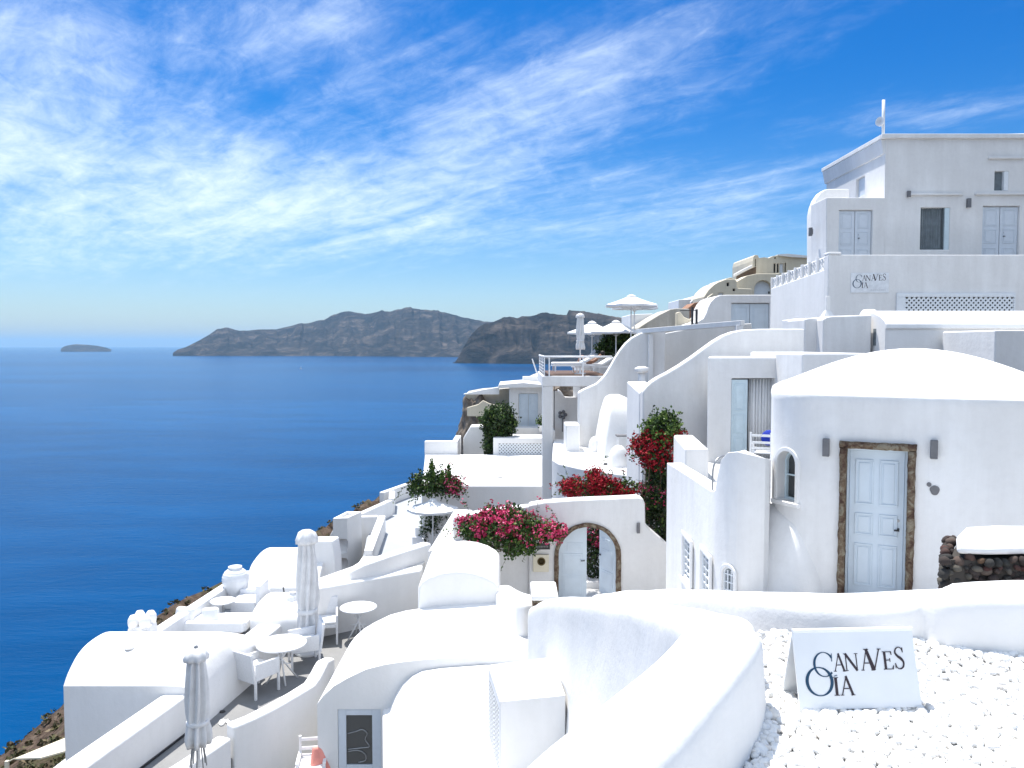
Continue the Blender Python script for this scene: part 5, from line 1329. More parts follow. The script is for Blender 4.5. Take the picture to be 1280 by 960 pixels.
tb.location = (c.x, 29.2, SZ); ORIG[tb.name] = Vector((c.x, 29.2, SZ))
MB().box(c.x - .27, c.x + .27, 29.0, 29.4, c.z - .05, c.z).build('tabletop', LAMPM, tb, bevel=.01, seg=1)
for dx in (-.2, .2):
    for dy in (-.14, .14): MB().box(c.x + dx - .025, c.x + dx + .025, 29.2 + dy - .025, 29.2 + dy + .025, SZ, c.z - .05).build('leg', WMETAL, tb)
o = MB().lathe([(0, 0), (.09, 0), (.07, .06), (.0, .07)], (0, 0, 0), 12).build('floor_lamp', DMETAL, origin=(0, 0, 0)); o.location = G(757, 581, SZ); tag(o, 'tiny dark spotlight on the sunny landing', 'spotlight')

# ------------------------------------------------------------------ L: sun deck on a white frame, with beds and parasols
LD = 35.0
Lh = thing('deck_house', (2.2, 37, -6.4), 'white open framed house carrying the sun deck', 'house')
dz = W(0, 470, LD).z
xL0, xL1 = W(679, 0, LD).x, W(692.5, 0, LD).x; xR = W(760, 0, LD).x
MB().box(xL0, xL1, LD, LD + .5, -9.6, dz - .46).build('post', WHITE2, Lh, bevel=.03)
MB().box(xL0 - .003, xR, LD - .003, LD + 6.5, dz - .455, dz).build('deck_slab', WHITE2, Lh, bevel=.03)
MB().box(xL0 + .1, xR, LD + .15, LD + 6.3, dz + .002, dz + .05).build('decking', WOOD, Lh)
bwll = MB(); bwll.prism([(xL1 - .2, 39.5, -9), (xR, 39.5, -9), (xR, 39.5, W(0, 497, 39.5).z), (W(706, 0, 39.5).x, 39.5, W(0, 497, 39.5).z), (W(701, 0, 39.5).x, 39.5, W(0, 491, 39.5).z), (W(698.5, 0, 39.5).x, 39.5, W(0, 489, 39.5).z), (xL1 - .2, 39.5, W(0, 489, 39.5).z)], (0, .3, 0)); bwll.build('back_wall', WHITE2, Lh, bevel=.04)
MB().box(xL1 - .05, xL1 + .12, LD + .52, 39.4, -9, W(0, 537, 36).z).build('side_wall', WHITE, Lh, bevel=.03)
MB().box(W(693.7, 0, 36).x, W(694.6, 0, 36).x, 36, 36.05, W(0, 538, 36).z, dz - .46).build('downpipe', DMETAL, Lh)
fl = thing('wall_ornament', W(703, 527, 39.45), 'small grey flower shaped ornament on the shaded wall under the deck', 'ornament'); c = ORIG[fl.name]
for k in range(5): a = k*1.257; m = MB(); m.lathe([(0, -.10), (.08, -.05), (.09, 0), (.08, .05), (0, .10)], (c.x + .15*math.cos(a), c.y - .06, c.z + .35 + .15*math.sin(a)), 8); m.build('petal', LAMPM, fl, smooth=True)
MB().tube([(c.x, c.y - .05, c.z - .5), (c.x, c.y - .05, c.z + .3)], .03, 6).build('stem', LAMPM, fl)
# railing
rl = thing('railing', (2.2, LD + .1, dz), 'thin white railing round the sun deck', 'railing')
x0, x1 = xL0 + .08, W(768, 0, LD).x; zr = W(0, 446, LD).z
MB().tube([(x0, LD + .12, zr), (x1, LD + .12, zr)], .045, 8).build('top_rail', WMETAL, rl, smooth=True)
MB().tube([(x0, LD + .12, zr), (x0 - .02, LD + 5.8, zr)], .045, 8).build('top_rail', WMETAL, rl, smooth=True)
for k, x in enumerate((x0, x0 + .22, W(731, 0, LD).x)): MB().tube([(x, LD + .12, dz), (x, LD + .12, zr)], .035, 6).build('rail_post', WMETAL, rl)
for y in (LD + 2, LD + 3.8, LD + 5.8): MB().tube([(x0 - .01, y, dz), (x0 - .01, y, zr)], .03, 6).build('rail_post', WMETAL, rl)
m = MB()
for k in range(1, 6): m.tube([(x0, LD + .12, dz + (zr - dz)*k/6), (x0 - .02, LD + 5.8, dz + (zr - dz)*k/6)], .012, 5)
m.build('wires', WMETAL, rl)
def lounger(loc, rz, label, first=[None]):
    if first[0] is None:
        t = thing('sun_lounger', loc, label, 'sun lounger', 'sun loungers on the deck', rz); b = dict(local=True)
        MB().box(-1.0, .95, -.34, .34, .24, .30).build('frame', WMETAL, t, **b)
        MB().box(-1.0, .33, -.33, .33, .302, .42).build('mattress', CUSH, t, bevel=.04, **b)
        m = MB(); m.M = Matrix.Translation((.34, 0, .30)) @ Matrix.Rotation(R(-30), 4, 'Y'); m.box(0, .68, -.33, .33, .0, .12); m.build('backrest', CUSH, t, bevel=.04, **b)
        for x in (-.9, .85):
            for y in (-.3, .3): MB().box(x - .03, x + .03, y - .03, y + .03, 0, .24).build('leg', WMETAL, t, **b)
        first[0] = t; return t
    c = copy_tree(first[0]); c.location = loc; c.rotation_euler.z = rz; c['label'] = label; return c
dk = dz + .05
l0 = lounger((W(719, 0, 36.2).x, 36.2, dk + .12), R(6), 'white sun lounger nearest the deck edge')
lounger((W(744, 0, 37.6).x, 37.6, dk + .02), R(12), 'white sun lounger set back behind the folded parasol')
# a guest lying back with knees drawn up
def person():
    t = thing('person', (W(738, 0, 37.3).x, 37.35, dk + .40), 'dark haired person reclining on the sun lounger with knees up', 'person')
    V_ = [(0, 0, .10, .14), (.18, 0, .16, .13), (.36, 0, .27, .145), (.47, 0, .34, .075), (.56, 0, .41, .085), (.62, 0, .47, .095),
          (-.04, .10, .10, .10), (-.30, .12, .42, .075), (-.52, .12, .06, .05), (-.66, .12, .05, .04),
          (-.04, -.10, .10, .10), (-.34, -.12, .40, .075), (-.54, -.12, .06, .05), (-.68, -.12, .05, .04),
          (.36, .20, .27, .06), (.16, .27, .16, .045), (-.04, .24, .20, .04), (.36, -.20, .27, .06), (.16, -.27, .16, .045), (-.04, -.24, .20, .04)]
    E_ = [(0,1),(1,2),(2,3),(3,4),(4,5),(0,6),(6,7),(7,8),(8,9),(0,10),(10,11),(11,12),(12,13),(2,14),(14,15),(15,16),(2,17),(17,18),(18,19)]
    me = bpy.data.meshes.new('body'); me.from_pydata([v[:3] for v in V_], E_, []); o = bpy.data.objects.new('body', me); col.objects.link(o); o.parent = t
    m = o.modifiers.new('skin', 'SKIN'); s_ = o.modifiers.new('sub', 'SUBSURF'); s_.levels = s_.render_levels = 2
    if not me.skin_vertices: bpy.context.view_layer.update()
    sv = me.skin_vertices[0].data if me.skin_vertices else me.attributes.new('skin', 'FLOAT', 'POINT')
    for i, v in enumerate(V_): sv[i].radius = (v[3], v[3])
    sv[0].use_root = True; me.materials.append(SKIN)
    MB().lathe([(0, -.11), (.08, -.09), (.115, 0), (.10, .08), (.05, .12), (0, .125)], (.655, 0, .52), 14).build('hair', HAIR, t, local=True, smooth=True)
    m = MB(); m.lathe([(.15, -.10), (.155, 0), (.15, .12)], (0, 0, 0), 16); m.M = Matrix.Identity(4); 
    for i, p in enumerate(m.v): q = Matrix.Translation((-.01, 0, .11)) @ Matrix.Rotation(R(66), 4, 'Y') @ p; m.v[i] = q
    m.build('shorts', INKB, t, local=True, smooth=True)
    return t
try: person()
except Exception as ex: print('person failed', ex)
fz = W(0, 391, 36).z
folded_umbrella((W(727, 0, 36).x, 36.0, dk), fz - dk, 'folded grey parasol rising over the sun deck railing', fz - dk - .02, W(0, 437, 36).z - dk, .20, 'folded parasols on the terrace', False)
for px, d, rim, top, R0, base, lab in ((740, 43, 415.5, 401, 1.42, -1.7, 'low open white parasol above the sun loungers'), (770, 42, 414.5, 400, 1.42, -1.7, 'low open white parasol beside the dark shrub'),
                                 (789, 40, 381, 368, 1.36, -.6, 'highest open white parasol against the sky'), (793, 43, 384, 372, 1.30, -.6, 'open white parasol half hidden below the highest one')):
    c = W(px, rim, d); tz = W(px, top, d).z
    open_umbrella((c.x, d, base), c.z - base, R0, (tz - c.z)/1.12, lab, 'open parasols on the upper terraces', 4 if px < 780 else 8, .3, True)
uc = W(541, 635, 34.5); open_umbrella((uc.x, 34.5, -9.2), uc.z + 9.2, 1.12, (W(0, 623, 34.5).z - uc.z)/1.12, 'open white parasol beside the dark clipped hedge', 'open parasols on the upper terraces', 8, .2, True)
o = ribbon('stair_wall', [W(716, 458, 41.8), W(735, 444, 43), W(752, 428, 44.5), W(775, 415, 47)], .5, -3, WHITE, bevel=.05); tag(o, 'diagonal white stair wall climbing behind the sun deck', 'wall')
o = ribbon('stair_wall', [W(742, 450, 43), W(760, 436, 44)], .4, -3, WHITE, bevel=.05); tag(o, 'short white stair wall below the dark shrub', 'wall')

# ------------------------------------------------------------------ K: pergola, wall, gate, blue double door
kp = [(815,419.5),(840,415),(864,410.5),(880,408),(940,404)]
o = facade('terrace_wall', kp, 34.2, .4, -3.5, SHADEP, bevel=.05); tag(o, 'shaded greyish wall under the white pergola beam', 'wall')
pg = thing('pergola', W(816, 465, 33.2), 'white pergola beam on a square post above the curved wall', 'pergola')
a, b = W(798, 411.5, 33.4), W(928.5, 400.5, 29.0)
n = Vector((b.y - a.y, -(b.x - a.x), 0)).normalized()*.12
mb = MB().loft([[p + n + Vector((0, 0, 0)), p - n, p - n + Vector((0, 0, -.19)), p + n + Vector((0, 0, -.19))] for p in (a, b)]); mb.build('beam', WHITE2, pg, bevel=.015)
MB().box(W(813.5, 0, 32.9).x, W(819.5, 0, 32.9).x, 32.75, 32.95, -2.2, a.z - .22).build('post', WHITE2, pg, bevel=.015)
mb = MB(); mb.prism([b + Vector((-.22, -.02, -.19)), b + Vector((.02, -.02, -.19)), b + Vector((-.02, -.02, -.5)), b + Vector((-.22, -.02, -.62))], (0, .22, 0)); mb.build('bracket', WHITE2, pg)
ig = thing('iron_gate', W(867, 404, 34.8), 'dark iron gate posts above the pergola wall', 'gate')
for x in (865.3, 870.6): p = W(x, 406, 34.8); MB().box(p.x - .045, p.x + .045, 34.76, 34.85, p.z - .3, W(0, 384 if x < 868 else 386.5, 34.8).z).build('gate_post', DMETAL, ig)
p0, p1 = W(850, 388, 34.8), W(871, 388, 34.8); MB().tube([p0, p1], .018, 6).build('rail', DMETAL, ig)
wp = [(862,405),(872,402),(879,398),(883,391),(885.5,383),(889,376.5),(894,371.5),(900,369),(908,368.5),(978,368.5)]
Wh = thing('double_door_house', W(940, 420, 38), 'white house with a pale blue double door and curved parapet', 'house')
cb = MB(); a, b = W(919.5, 0, 38), W(968, 0, 38); cb.box(a.x, b.x, 37.7, 38.3, -.8, W(0, 379, 38).z)
P = px_poly(wp, 38); P = [Vector((p.x, 38, p.z)) for p in P]; ww = MB().prism(P + [Vector((P[-1].x, 38, -3)), Vector((P[0].x, 38, -3))], (0, 3, 0)).build('wall', WHITE2, Wh)
cut(ww, cb); ww.data.polygons.foreach_set('use_smooth', [True]*len(ww.data.polygons)); add_bevel(ww, .05, 3, 40)
mid = (a.x + b.x)/2; dtop = W(0, 379, 38).z
for k in (0, 1): w_ = (b.x - a.x)/2 - .01; panel_door(Wh, (a.x + w_/2 + .005 + k*(w_ + .01), 38.12, -.79), 0, w_ - .01, dtop + .77, [(.05, .36), (.42, .94)], 1, DOORM, 'door_leaf')
o = facade('parapet_wall', [(846,391),(850,389.5),(855,396),(860,398.5),(884,399)], 40, .4, -2, CREAM, bevel=.04); tag(o, 'cream parapet with a curled end below the white cottage', 'parapet')
o = facade('low_building', [(798,410),(810,402),(824,393.5),(838,386.5),(846,385.5),(862,386),(862,412)], 45, 4, -1, BEIGE, bevel=.05); tag(o, 'grey beige gabled building behind the highest parasol', 'building')
o = facade('white_cottage', [(788,410),(788,393),(816,392),(816,410)], 49, 4, -1, WHITE, bevel=.05); tag(o, 'small white building behind the parasol poles', 'building')
# ------------------------------------------------------------------ hotel at the top right
HD = 28.0
Hh = thing('hotel_building', W(1160, 330, HD), 'tall two storey white hotel with a dark curtained window', 'building')
Hh.location.z = 0; ORIG[Hh.name].z = 0
hz = W(0, 330, HD).z
def hp_(pts, d): return [Vector((W(x, y, d).x, d, W(x, y, d).z)) for x, y in pts]
P = hp_([(1107, 247), (1107, 170), (1330, 165.5)], HD); zb = 1.5
main = MB().prism([Vector((P[0].x, HD, zb))] + P[1:] + [Vector((P[2].x, HD, zb))], (0, 5.2, 0)).build('wall', WHITE2, Hh)
cb = MB()
def ho(x0, x1, y0, y1, dep=.16): a, b = W(x0, y1, HD), W(x1, y0, HD); cb.box(a.x, b.x, HD - .4, HD + dep, a.z, b.z); return a, b
w1 = ho(1150, 1187.5, 259.5, 312); d2 = ho(1227, 1275, 257.5, 332); w3_ = ho(1243, 1261, 214, 238, .2)
sw0, sw1 = W(1107, 0, HD).x, 0; cb.box(P[0].x - .3, P[0].x + .14, 29.6, 30.35, W(0, 246, 30).z, W(0, 222, 30).z)
cut(main, cb); main.data.polygons.foreach_set('use_smooth', [True]*len(main.data.polygons)); add_bevel(main, .025, 2, 40)
low = MB().prism(hp_([(1033, 340), (1033, 247), (1107.0, 247), (1107.0, 340)], HD), (0, 1.45, 0)); low = low.build('lower_wall', WHITE2, Hh)
cb2 = MB(); a, b = W(1048, 332, HD), W(1091, 262.5, HD); cb2.box(a.x, b.x, HD - .4, HD + .14, a.z, b.z); cut(low, cb2); add_bevel(low, .025, 2, 40)
MB().prism(hp_([(1014.5, 340), (1014.5, 268), (1016.5, 258), (1020, 249), (1026, 240.5), (1031, 237), (1037, 236), (1062, 236), (1062, 340)], 29.5), (0, .5, 0)).build('side_wall', WHITE, Hh, bevel=.05)
# cornice
cz = P[1].z; x0 = P[0].x
mb = MB(); mb.box(x0 - .22, P[2].x, HD - .13, HD - .002, cz - .10, cz + .05); mb.box(x0 - .22, x0 - .002, HD + .0, HD + 5.3, cz - .10, cz + .05)
mb.loft([[Vector((x0 - .20, y, cz - .101)), Vector((x0 - .003, y, cz - .101)), Vector((x0 - .003, y, cz - .60)), Vector((x0 - .10, y, cz - .60))] for y in (HD + .02, HD + 5.25)])
mb.build('cornice', WHITE2, Hh, bevel=.02, seg=2)
def pdoor(a, b, nm='door'):
    for k in (0, 1):
        w_ = (b.x - a.x)/2
        panel_door(Hh, (a.x + w_*(k + .5), HD + .09, a.z + .01), 0, w_ - .02, b.z - a.z - .03, [(.08, .30), (.38, .62), (.68, .95)], 1, LAV, nm, (-.30, .50) if k else None, .04, True)
pdoor(a, b); pdoor(*d2)
# curtained window
wa, wb = w1
mb = MB(); y = HD + .13; fx0, fx1 = wa.x + .01, wb.x - .16
mb.box(fx1, wb.x - .004, HD + .02, HD + .15, wa.z + .004, wb.z - .004); wn_ = mb.build('window', TEAL, Hh)
mb = MB(); [mb.box(u0, u1, y - .05, y, wa.z + .004, wb.z - .004) for u0, u1 in ((fx0, fx0 + .05), (fx1 - .05, fx1 - .001))]; mb.box(fx0 + .05, fx1 - .05, y - .05, y, wa.z + .004, wa.z + .05); mb.build('frame', simple('slate_paint', (.10, .12, .13), .5), wn_)
mb = MB(); n = 50; pts = [(fx0 + .02 + (fx1 - fx0 - .04)*i/n, y + .005 + .02*math.sin(i*1.1) + .01*math.sin(i*2.9)) for i in range(n+1)]; mb.loft([[(x, yy, z) for x, yy in pts] for z in (wa.z + .02, wb.z - .01)], closed=False); mb.build('curtain', CURT, wn_, smooth=True)
wa, wb = w3_; mb = MB(); mb.box(wb.x - .15, wb.x - .004, HD + .01, HD + .19, wa.z + .004, wb.z - .004); w_ = mb.build('window', FRAMEW, Hh); MB().box(wa.x + .01, wb.x - .15, HD + .13, HD + .16, wa.z + .01, wb.z - .01).build('pane', CURT, w_)
yw0 = 29.6; MB().box(x0 + .06, x0 + .09, 29.62, 30.33, W(0, 246, 30).z + .01, W(0, 222, 30).z - .01).build('side_window', LAV, Hh)
for px0, px1, py in ((1136, 1203, 242), (1218, 1330, 241.5), (1235, 1279, 196.5)):
    p0, p1 = W(px0, py, HD), W(px1, py, HD); MB().box(p0.x, p1.x, HD - .10, HD - .001, p0.z - .07, p0.z).build('ledge', WHITE2, Hh, bevel=.015, seg=2)
p = W(1135, 247, HD); wall_lamp((p.x, HD - .001, p.z), 0, .11, .22, 'small grey lamp at the end of the ledge over the curtained window')
p = W(1209.5, 260, HD); wall_lamp((p.x, HD - .001, p.z), 0, .13, .32, 'grey lamp on the hotel front between window and double door')
p = W(1033, 0, HD); pz = W(0, 295, 28.9).z; wall_lamp((p.x - .001, 28.9, pz), R(-90), .13, .30, 'grey lamp on the sunlit side of the hotel')
an = thing('antenna_mast', W(1104, 170, 28.4), 'thin white mast with a small ring lamp on the hotel roof', 'mast'); c = ORIG[an.name]; t_ = W(1104.5, 125, 28.4)
MB().tube([(c.x, c.y, c.z - .3), (t_.x, t_.y, t_.z)], .055, 8).build('pole', WMETAL, an, smooth=True)
q_ = W(1100, 152, 28.4); o = MB(); o.M = Matrix.Translation(q_) @ Matrix.Rotation(R(35), 4, 'Z') @ Matrix.Rotation(R(90), 4, 'Y'); o.lathe([(.07, -.03), (.16, -.03), (.16, .03), (.07, .03), (.07, -.03)], seg=20); o.build('ring_lamp', WMETAL, an)
MB().tube([q_ + Vector((.02, 0, 0)), (c.x, c.y, q_.z)], .02, 6).build('arm', DMETAL, an)
# terrace parapet with board and lattice
TD = 26.0
pa = thing('hotel_terrace', W(1160, 395, TD), 'broad white terrace parapet of the hotel with a lattice panel', 'parapet')
A = W(1035.5, 318.5, TD); Bp = W(1330, 318.5, TD)
pw = MB().box(A.x, Bp.x, TD, TD + .35, -2, A.z).build('wall', WHITE2, pa)
c0, c1 = W(1131, 371.5, TD), W(1265.5, 391.5, TD); MBc = MB().box(c0.x, c1.x, TD - .3, TD + .12, c1.z, c0.z); cut(pw, MBc); add_bevel(pw, .03, 3)
MB().box(A.x - .002, A.x + .42, TD - .02, TD + .37, A.z + .003, A.z + .09).build('corner_cap', WHITE, pa, bevel=.03)
f0, f1 = W(1120, 366.5, TD), W(1267.5, 393.5, TD)
mb = MB(); mb.box(f0.x, f1.x, TD - .07, TD - .001, c0.z + .003, f0.z); mb.box(f0.x, c0.x - .003, TD - .07, TD - .001, f1.z, c0.z + .003); mb.box(c1.x + .003, f1.x, TD - .07, TD - .001, f1.z, c0.z + .003); mb.box(c0.x - .003, c1.x + .003, TD - .07, TD - .001, f1.z, c1.z - .003)
lf = mb.build('lattice_frame', FRAMEW, pa, bevel=.01, seg=1)
mb = MB(); lattice(mb, c0.x, c1.x, c1.z, c0.z, TD - .05, .155, .055, .015); mb.build('lattice', FRAMEW, lf)
MB().box(c0.x + .01, c1.x - .01, TD + .09, TD + .115, c1.z + .01, c0.z - .01).build('dark_backing', DARKBACK, lf)  # dark sheet supplies the shade seen through the lattice holes
p0, p1 = W(1063, 366, TD), W(1111, 341, TD)
hs_ = thing('wall_board', (p0.x, TD - .001, p0.z), 'small lettered board mounted on the hotel terrace parapet', 'sign')
bw_ = p1.x - p0.x; MB().box(0, bw_, -.025, 0, 0, p1.z - p0.z).build('panel', simple('pale_board', (.72, .74, .77), .5), hs_, local=True, bevel=.004, seg=1)
sc_ = bw_/600
logo(hs_, Matrix.Translation((-.03*bw_, -.025, .02)) @ Matrix.Scale(1, 4), sc_)
m = MB(); [m.box(bw_*(.52 + .052*k), bw_*(.52 + .052*k + .034), -.0275, -.0245, .07, .105) for k in range(8)]; m.build('small_lettering', simple('pale_grey_letter', (.56, .58, .61)), hs_, local=True)
# side wall with the pierced balustrade
SA, SB = W(1037, 0, 26.6), W(969, 0, 35.5)
zt = 2.52
sb_ = thing('balustrade_wall', (11.2, 31, -2), 'white side wall of the hotel topped with a pierced balustrade', 'wall')
d = Vector((SB.x - SA.x, SB.y - SA.y, 0)); L = d.length; d.normalize(); nn = Vector((d.y, -d.x, 0))
MB().loft([[Vector((p.x, p.y, z)) + nn*o_ for p, o_ in ((SA, 0), (SB, 0), (SB, .3), (SA, .3))] for z in (-3, zt)]).build('wall', WHITE, sb_, bevel=.03)
k = 0
seg_ = 8; cw_ = L/seg_
for i in range(seg_ + 1):
    q = SA + d*cw_*i + nn*.12; MB().loft([[q + d*sx_ + nn*sy_ + Vector((0, 0, z - q.z)) for sx_, sy_ in ((-.07, -.11), (.07, -.11), (.07, .11), (-.07, .11))] for z in (zt + .002, zt + .50)]).build('pillar', WHITE, sb_)
for i in range(seg_):
    m = MB(); q0 = SA + d*(cw_*i + .07) + nn*.12; w_ = cw_ - .14
    for j in range(3):
        cx_ = w_*(j + .5)/3; r_ = w_/6*.92
        cen = q0 + d*cx_; cen.z = zt + .22
        m.tube([cen + d*r_*math.cos(a)*1.0 + Vector((0, 0, .19*math.sin(a))) for a in np.linspace(0, 6.283, 13)], .045, 5)
        m.tube([cen + d*-r_*.7 + Vector((0, 0, -.14)), cen + d*r_*.7 + Vector((0, 0, .14))], .025, 5)
    a_, b_ = q0.copy(), q0 + d*w_; a_.z = b_.z = zt + .43; m.tube([a_, b_], .04, 6)
    m.build('pierced_panel', WHITE, sb_)
fn_ = thing('finial_post', W(1034, 397, 25.2), 'slim white post on a spread foot before the hotel parapet', 'post'); c = ORIG[fn_.name]
MB().box(c.x - .06, c.x + .06, c.y - .06, c.y + .06, c.z + .2, W(0, 370, 25.2).z).build('shaft', WHITE, fn_, bevel=.01)
MB().loft([[(c.x - a, c.y - a, z), (c.x + a, c.y - a, z), (c.x + a, c.y + a, z), (c.x - a, c.y + a, z)] for a, z in ((.18, c.z - .6), (.18, c.z), (.07, c.z + .22))]).build('foot', WHITE, fn_)

# ------------------------------------------------------------------ middle strip between dome and hotel
o = facade('terrace_wall', [(1006, 399), (1012, 397.5), (1028.3, 397.5)], 23.2, 1.5, -3, WHITE2, bevel=.04); tag(o, 'narrow white wall slice left of the slim post', 'wall')
o = facade('terrace_wall', [(1029, 399), (1033, 396), (1040, 395), (1090, 393.5)], 22.7, 1.5, -3, WHITE2, bevel=.05); tag(o, 'plain white wall between slim post and arched roof', 'wall')
o = facade('step_block', [(988, 412), (988, 399.5), (1003.5, 397.5), (1003.5, 412)], 25.5, .8, None, WHITE, bevel=.03); tag(o, 'low white block above the end of the S curved wall', 'block')
ar = thing('arched_roof_house', (14, 22.6, -2), 'long white house with a rolled sunlit roof edge below the lattice panel', 'house')
xa = W(1108, 420, 22).x; xb = 22
prof = [(22.0, W(0, 410.5, 22).z), (22.03, W(0, 405, 22.03).z), (22.15, W(0, 400.5, 22.1).z), (22.4, W(0, 395.5, 22.3).z), (22.75, W(0, 391.5, 22.75).z), (23.1, W(0, 390, 23.1).z + .03), (23.4, W(0, 390, 23.2).z)]
a = [Vector((xa, 22.06, -3)), Vector((xa, 22.06, prof[0][1] - .03))] + [Vector((xa, y, z)) for y, z in prof] + [Vector((xa, 23.4, -3))]
MB().loft([a, [Vector((xb, p.y, p.z)) for p in a]]).build('roof', WHITE, ar, bevel=.025)
q0 = W(1083.5, 387, 23.3); 
e_ = MB().prism([Vector((q0.x + .03, 23.45, -3)), Vector((q0.x, 23.45, q0.z - .1)), Vector((q0.x + .08, 23.45, q0.z + .02)), Vector((q0.x + .34, 23.45, q0.z + .02)), Vector((q0.x + .62, 23.45, q0.z - .35)), Vector((q0.x + .66, 23.45, -3))], (0, .35, 0)).build('end_wall', WHITE, ar, bevel=.05)
yy0, yy1 = 22.55, 22.85
MB().box(xa - .004, xa + .02, 22.62, 22.80, W(0, 432, 22.7).z, W(0, 411, 22.7).z).build('vent_slot', CURT, ar)
o = MB(); p0, p1 = W(1003, 441.5, 16.8), W(1085, 441.5, 16.8); o.box(p0.x, p1.x, 16.8, 20.5, -4, p0.z); tag(o.build('roof_block', WHITE2, bevel=.05), 'flat white roof block rising behind the low dome', 'building')
o = MB(); p0 = W(1244, 420, 19.5); o.box(p0.x, p0.x + 5, 19.5, 21.9, -4, W(0, 412.5, 19.5).z); tag(o.build('wall_block', WHITE2, bevel=.04), 'white wall projecting behind the far side of the dome', 'wall')

# ------------------------------------------------------------------ Z: wide sunny roof, corner parapets, lattice block, blue door house
zz = -6.42
F0, F1 = G(527, 607, zz), G(681, 607, zz); B0, B1 = G(531.5, 568, zz), G(684, 568, zz)
mb = MB().loft([[Vector((p.x, p.y, z)) for p in (F0, F1, B1, B0)] for z in (-12.5, zz)]); o = mb.build('flat_roof_house', WHITE, bevel=.08, seg=4); tag(o, 'wide flat white roof with a shaded front wall behind the pink bougainvillea', 'house')
o = MB().lathe([(0, 0), (.16, 0), (.14, .05), (0, .06)], (0, 0, 0), 12).build('roof_drain', MATS['grey_pipe'], origin=(0, 0, 0)); o.location = G(625, 597, zz); tag(o, 'small drain cap on the wide sunny roof', 'vent')
o = MB(); p0, p1 = W(530.5, 551.5, 46.8), W(572, 553, 46.8); o.box(p0.x, p1.x, 46.8, 47.2, -9, p0.z); o.box(p1.x - .35, p1.x, 47.2, 50, -9, p0.z - .003); tag(o.build('parapet_wall', WHITE, bevel=.05), 'white corner parapet at the far seaward edge of the wide roof', 'parapet')
o = facade('white_gable', [(579, 560), (579, 548), (588, 533.5), (605, 533), (606, 560)], 49, 1.5, -10, WHITE, bevel=.05); tag(o, 'white wall with a slanted corner at the foot of the cliff rock', 'wall')
lb = thing('lattice_block', W(650, 575, 46.6), 'white parapet block with diamond lattice beside the topiary tree', 'parapet')
p0, p1 = W(616.5, 547.5, 46.6), W(690, 547.5, 46.6)
w_ = MB().box(p0.x, p1.x, 46.6, 48.5, -9, p0.z).build('wall', WHITE, lb); c0, c1 = W(623, 554.5, 46.6), W(689, 568, 46.6)
cut(w_, MB().box(c0.x, c1.x, 46, 46.72, c1.z, c0.z)); add_bevel(w_, .05, 3)
mb = MB(); lattice(mb, c0.x, c1.x, c1.z, c0.z, 46.62, .20, .075, .02); mb.build('lattice', FRAMEW, lb); MB().box(c0.x + .01, c1.x - .01, 46.69, 46.71, c1.z + .01, c0.z - .01).build('dark_backing', simple('shaded_gap', (.10, .10, .10)), lb)  # grey sheet takes the place of shade behind the lattice
o = MB(); p0 = W(645, 533, 50); o.box(p0.x, p0.x + 1.6, 49.2, 49.6, -9, p0.z); tag(o.build('parapet_wall', WHITE, bevel=.04), 'low white wall in front of the pale blue door', 'parapet')
Mh = thing('blue_door_cottage', W(660, 532, 50.5), 'distant white cottage with one pale blue door beside the deck post', 'house')
P = px_poly([(636.5, 545), (636.5, 483), (690, 483), (690, 545)], 50.5); P = [Vector((p.x, 50.5, p.z)) for p in P]
w_ = MB().prism(P, (0, 4, 0)).build('wall', WHITE2, Mh); a, b = W(648.5, 533, 50.5), W(672.5, 492, 50.5); cut(w_, MB().box(a.x, b.x, 50, 50.65, a.z, b.z)); add_bevel(w_, .04, 2)
hw = (b.x - a.x)/2
for k in (0, 1): panel_door(Mh, (a.x + hw*(k + .5), 50.58, a.z), 0, hw - .02, b.z - a.z - .02, [(.06, .40), (.46, .94)], 1, DOORM, 'door_leaf')
MB().prism([W(622, 485.5, 50.0), W(624, 481, 50.0), W(654, 478.5, 50.0), W(690, 482.2, 50.0), W(690, 484, 50.0), W(640, 484.5, 50.0)], (0, 4.5, .0)).build('roof', WHITE, Mh)
pp_ = thing('potted_plant', W(677, 540, 48.8), 'white pot with a small green plant beside the blue door', 'potted plant'); c = ORIG[pp_.name]
MB().lathe([(0, 0), (.16, 0), (.22, .40), (.24, .42), (.0, .38)], tuple(c), 16).build('pot', CERAM, pp_, smooth=True)
m = MB(); r = random.Random(3); [leafquad(m, c + Vector((r.gauss(0, .16), r.gauss(0, .16), .62 + r.gauss(0, .15))), .16, r, .5) for _ in range(160)]; m.build('foliage', LEAF, pp_)
o = facade('gabled_house', [(652, 484), (654, 478.5), (668, 471.5), (681, 466.5), (700, 466.5), (700, 484)], 55, 5, -6, BEIGE, bevel=.04); tag(o, 'grey gabled wall rising behind the blue door cottage', 'house')
o = ribbon('roof_edge_wall', [W(653, 476, 54.5), W(668, 470.5, 54.5), W(682, 464, 54.5)], .4, -6.5, WHITE, bevel=.03); tag(o, 'thin white sloping parapet below the deck railing', 'parapet')
o = MB(); [o.box(W(x, 0, 54).x, W(x, 0, 54).x + 1.1, 54, 54.4, -6, W(0, y, 54).z) for x, y in ((653.5, 470.5),)]; tag(o.build('parapet_wall', WHITE, bevel=.04), 'little white parapet step beyond the deck, next to the leaning pole', 'parapet')
tag(MB().tube([W(671, 466, 53), W(665.3, 448.5, 53)], .05, 6).build('leaning_pole', WMETAL), 'thin white pole leaning beyond the sun deck', 'pole')
o = facade('cave_house', [(581.5, 493), (600, 489.5), (640, 486.5), (640, 510), (596, 508), (583, 503)], 53, 4, None, BEIGE, bevel=.04); tag(o, 'beige cave house front built into the cliff rock', 'house')
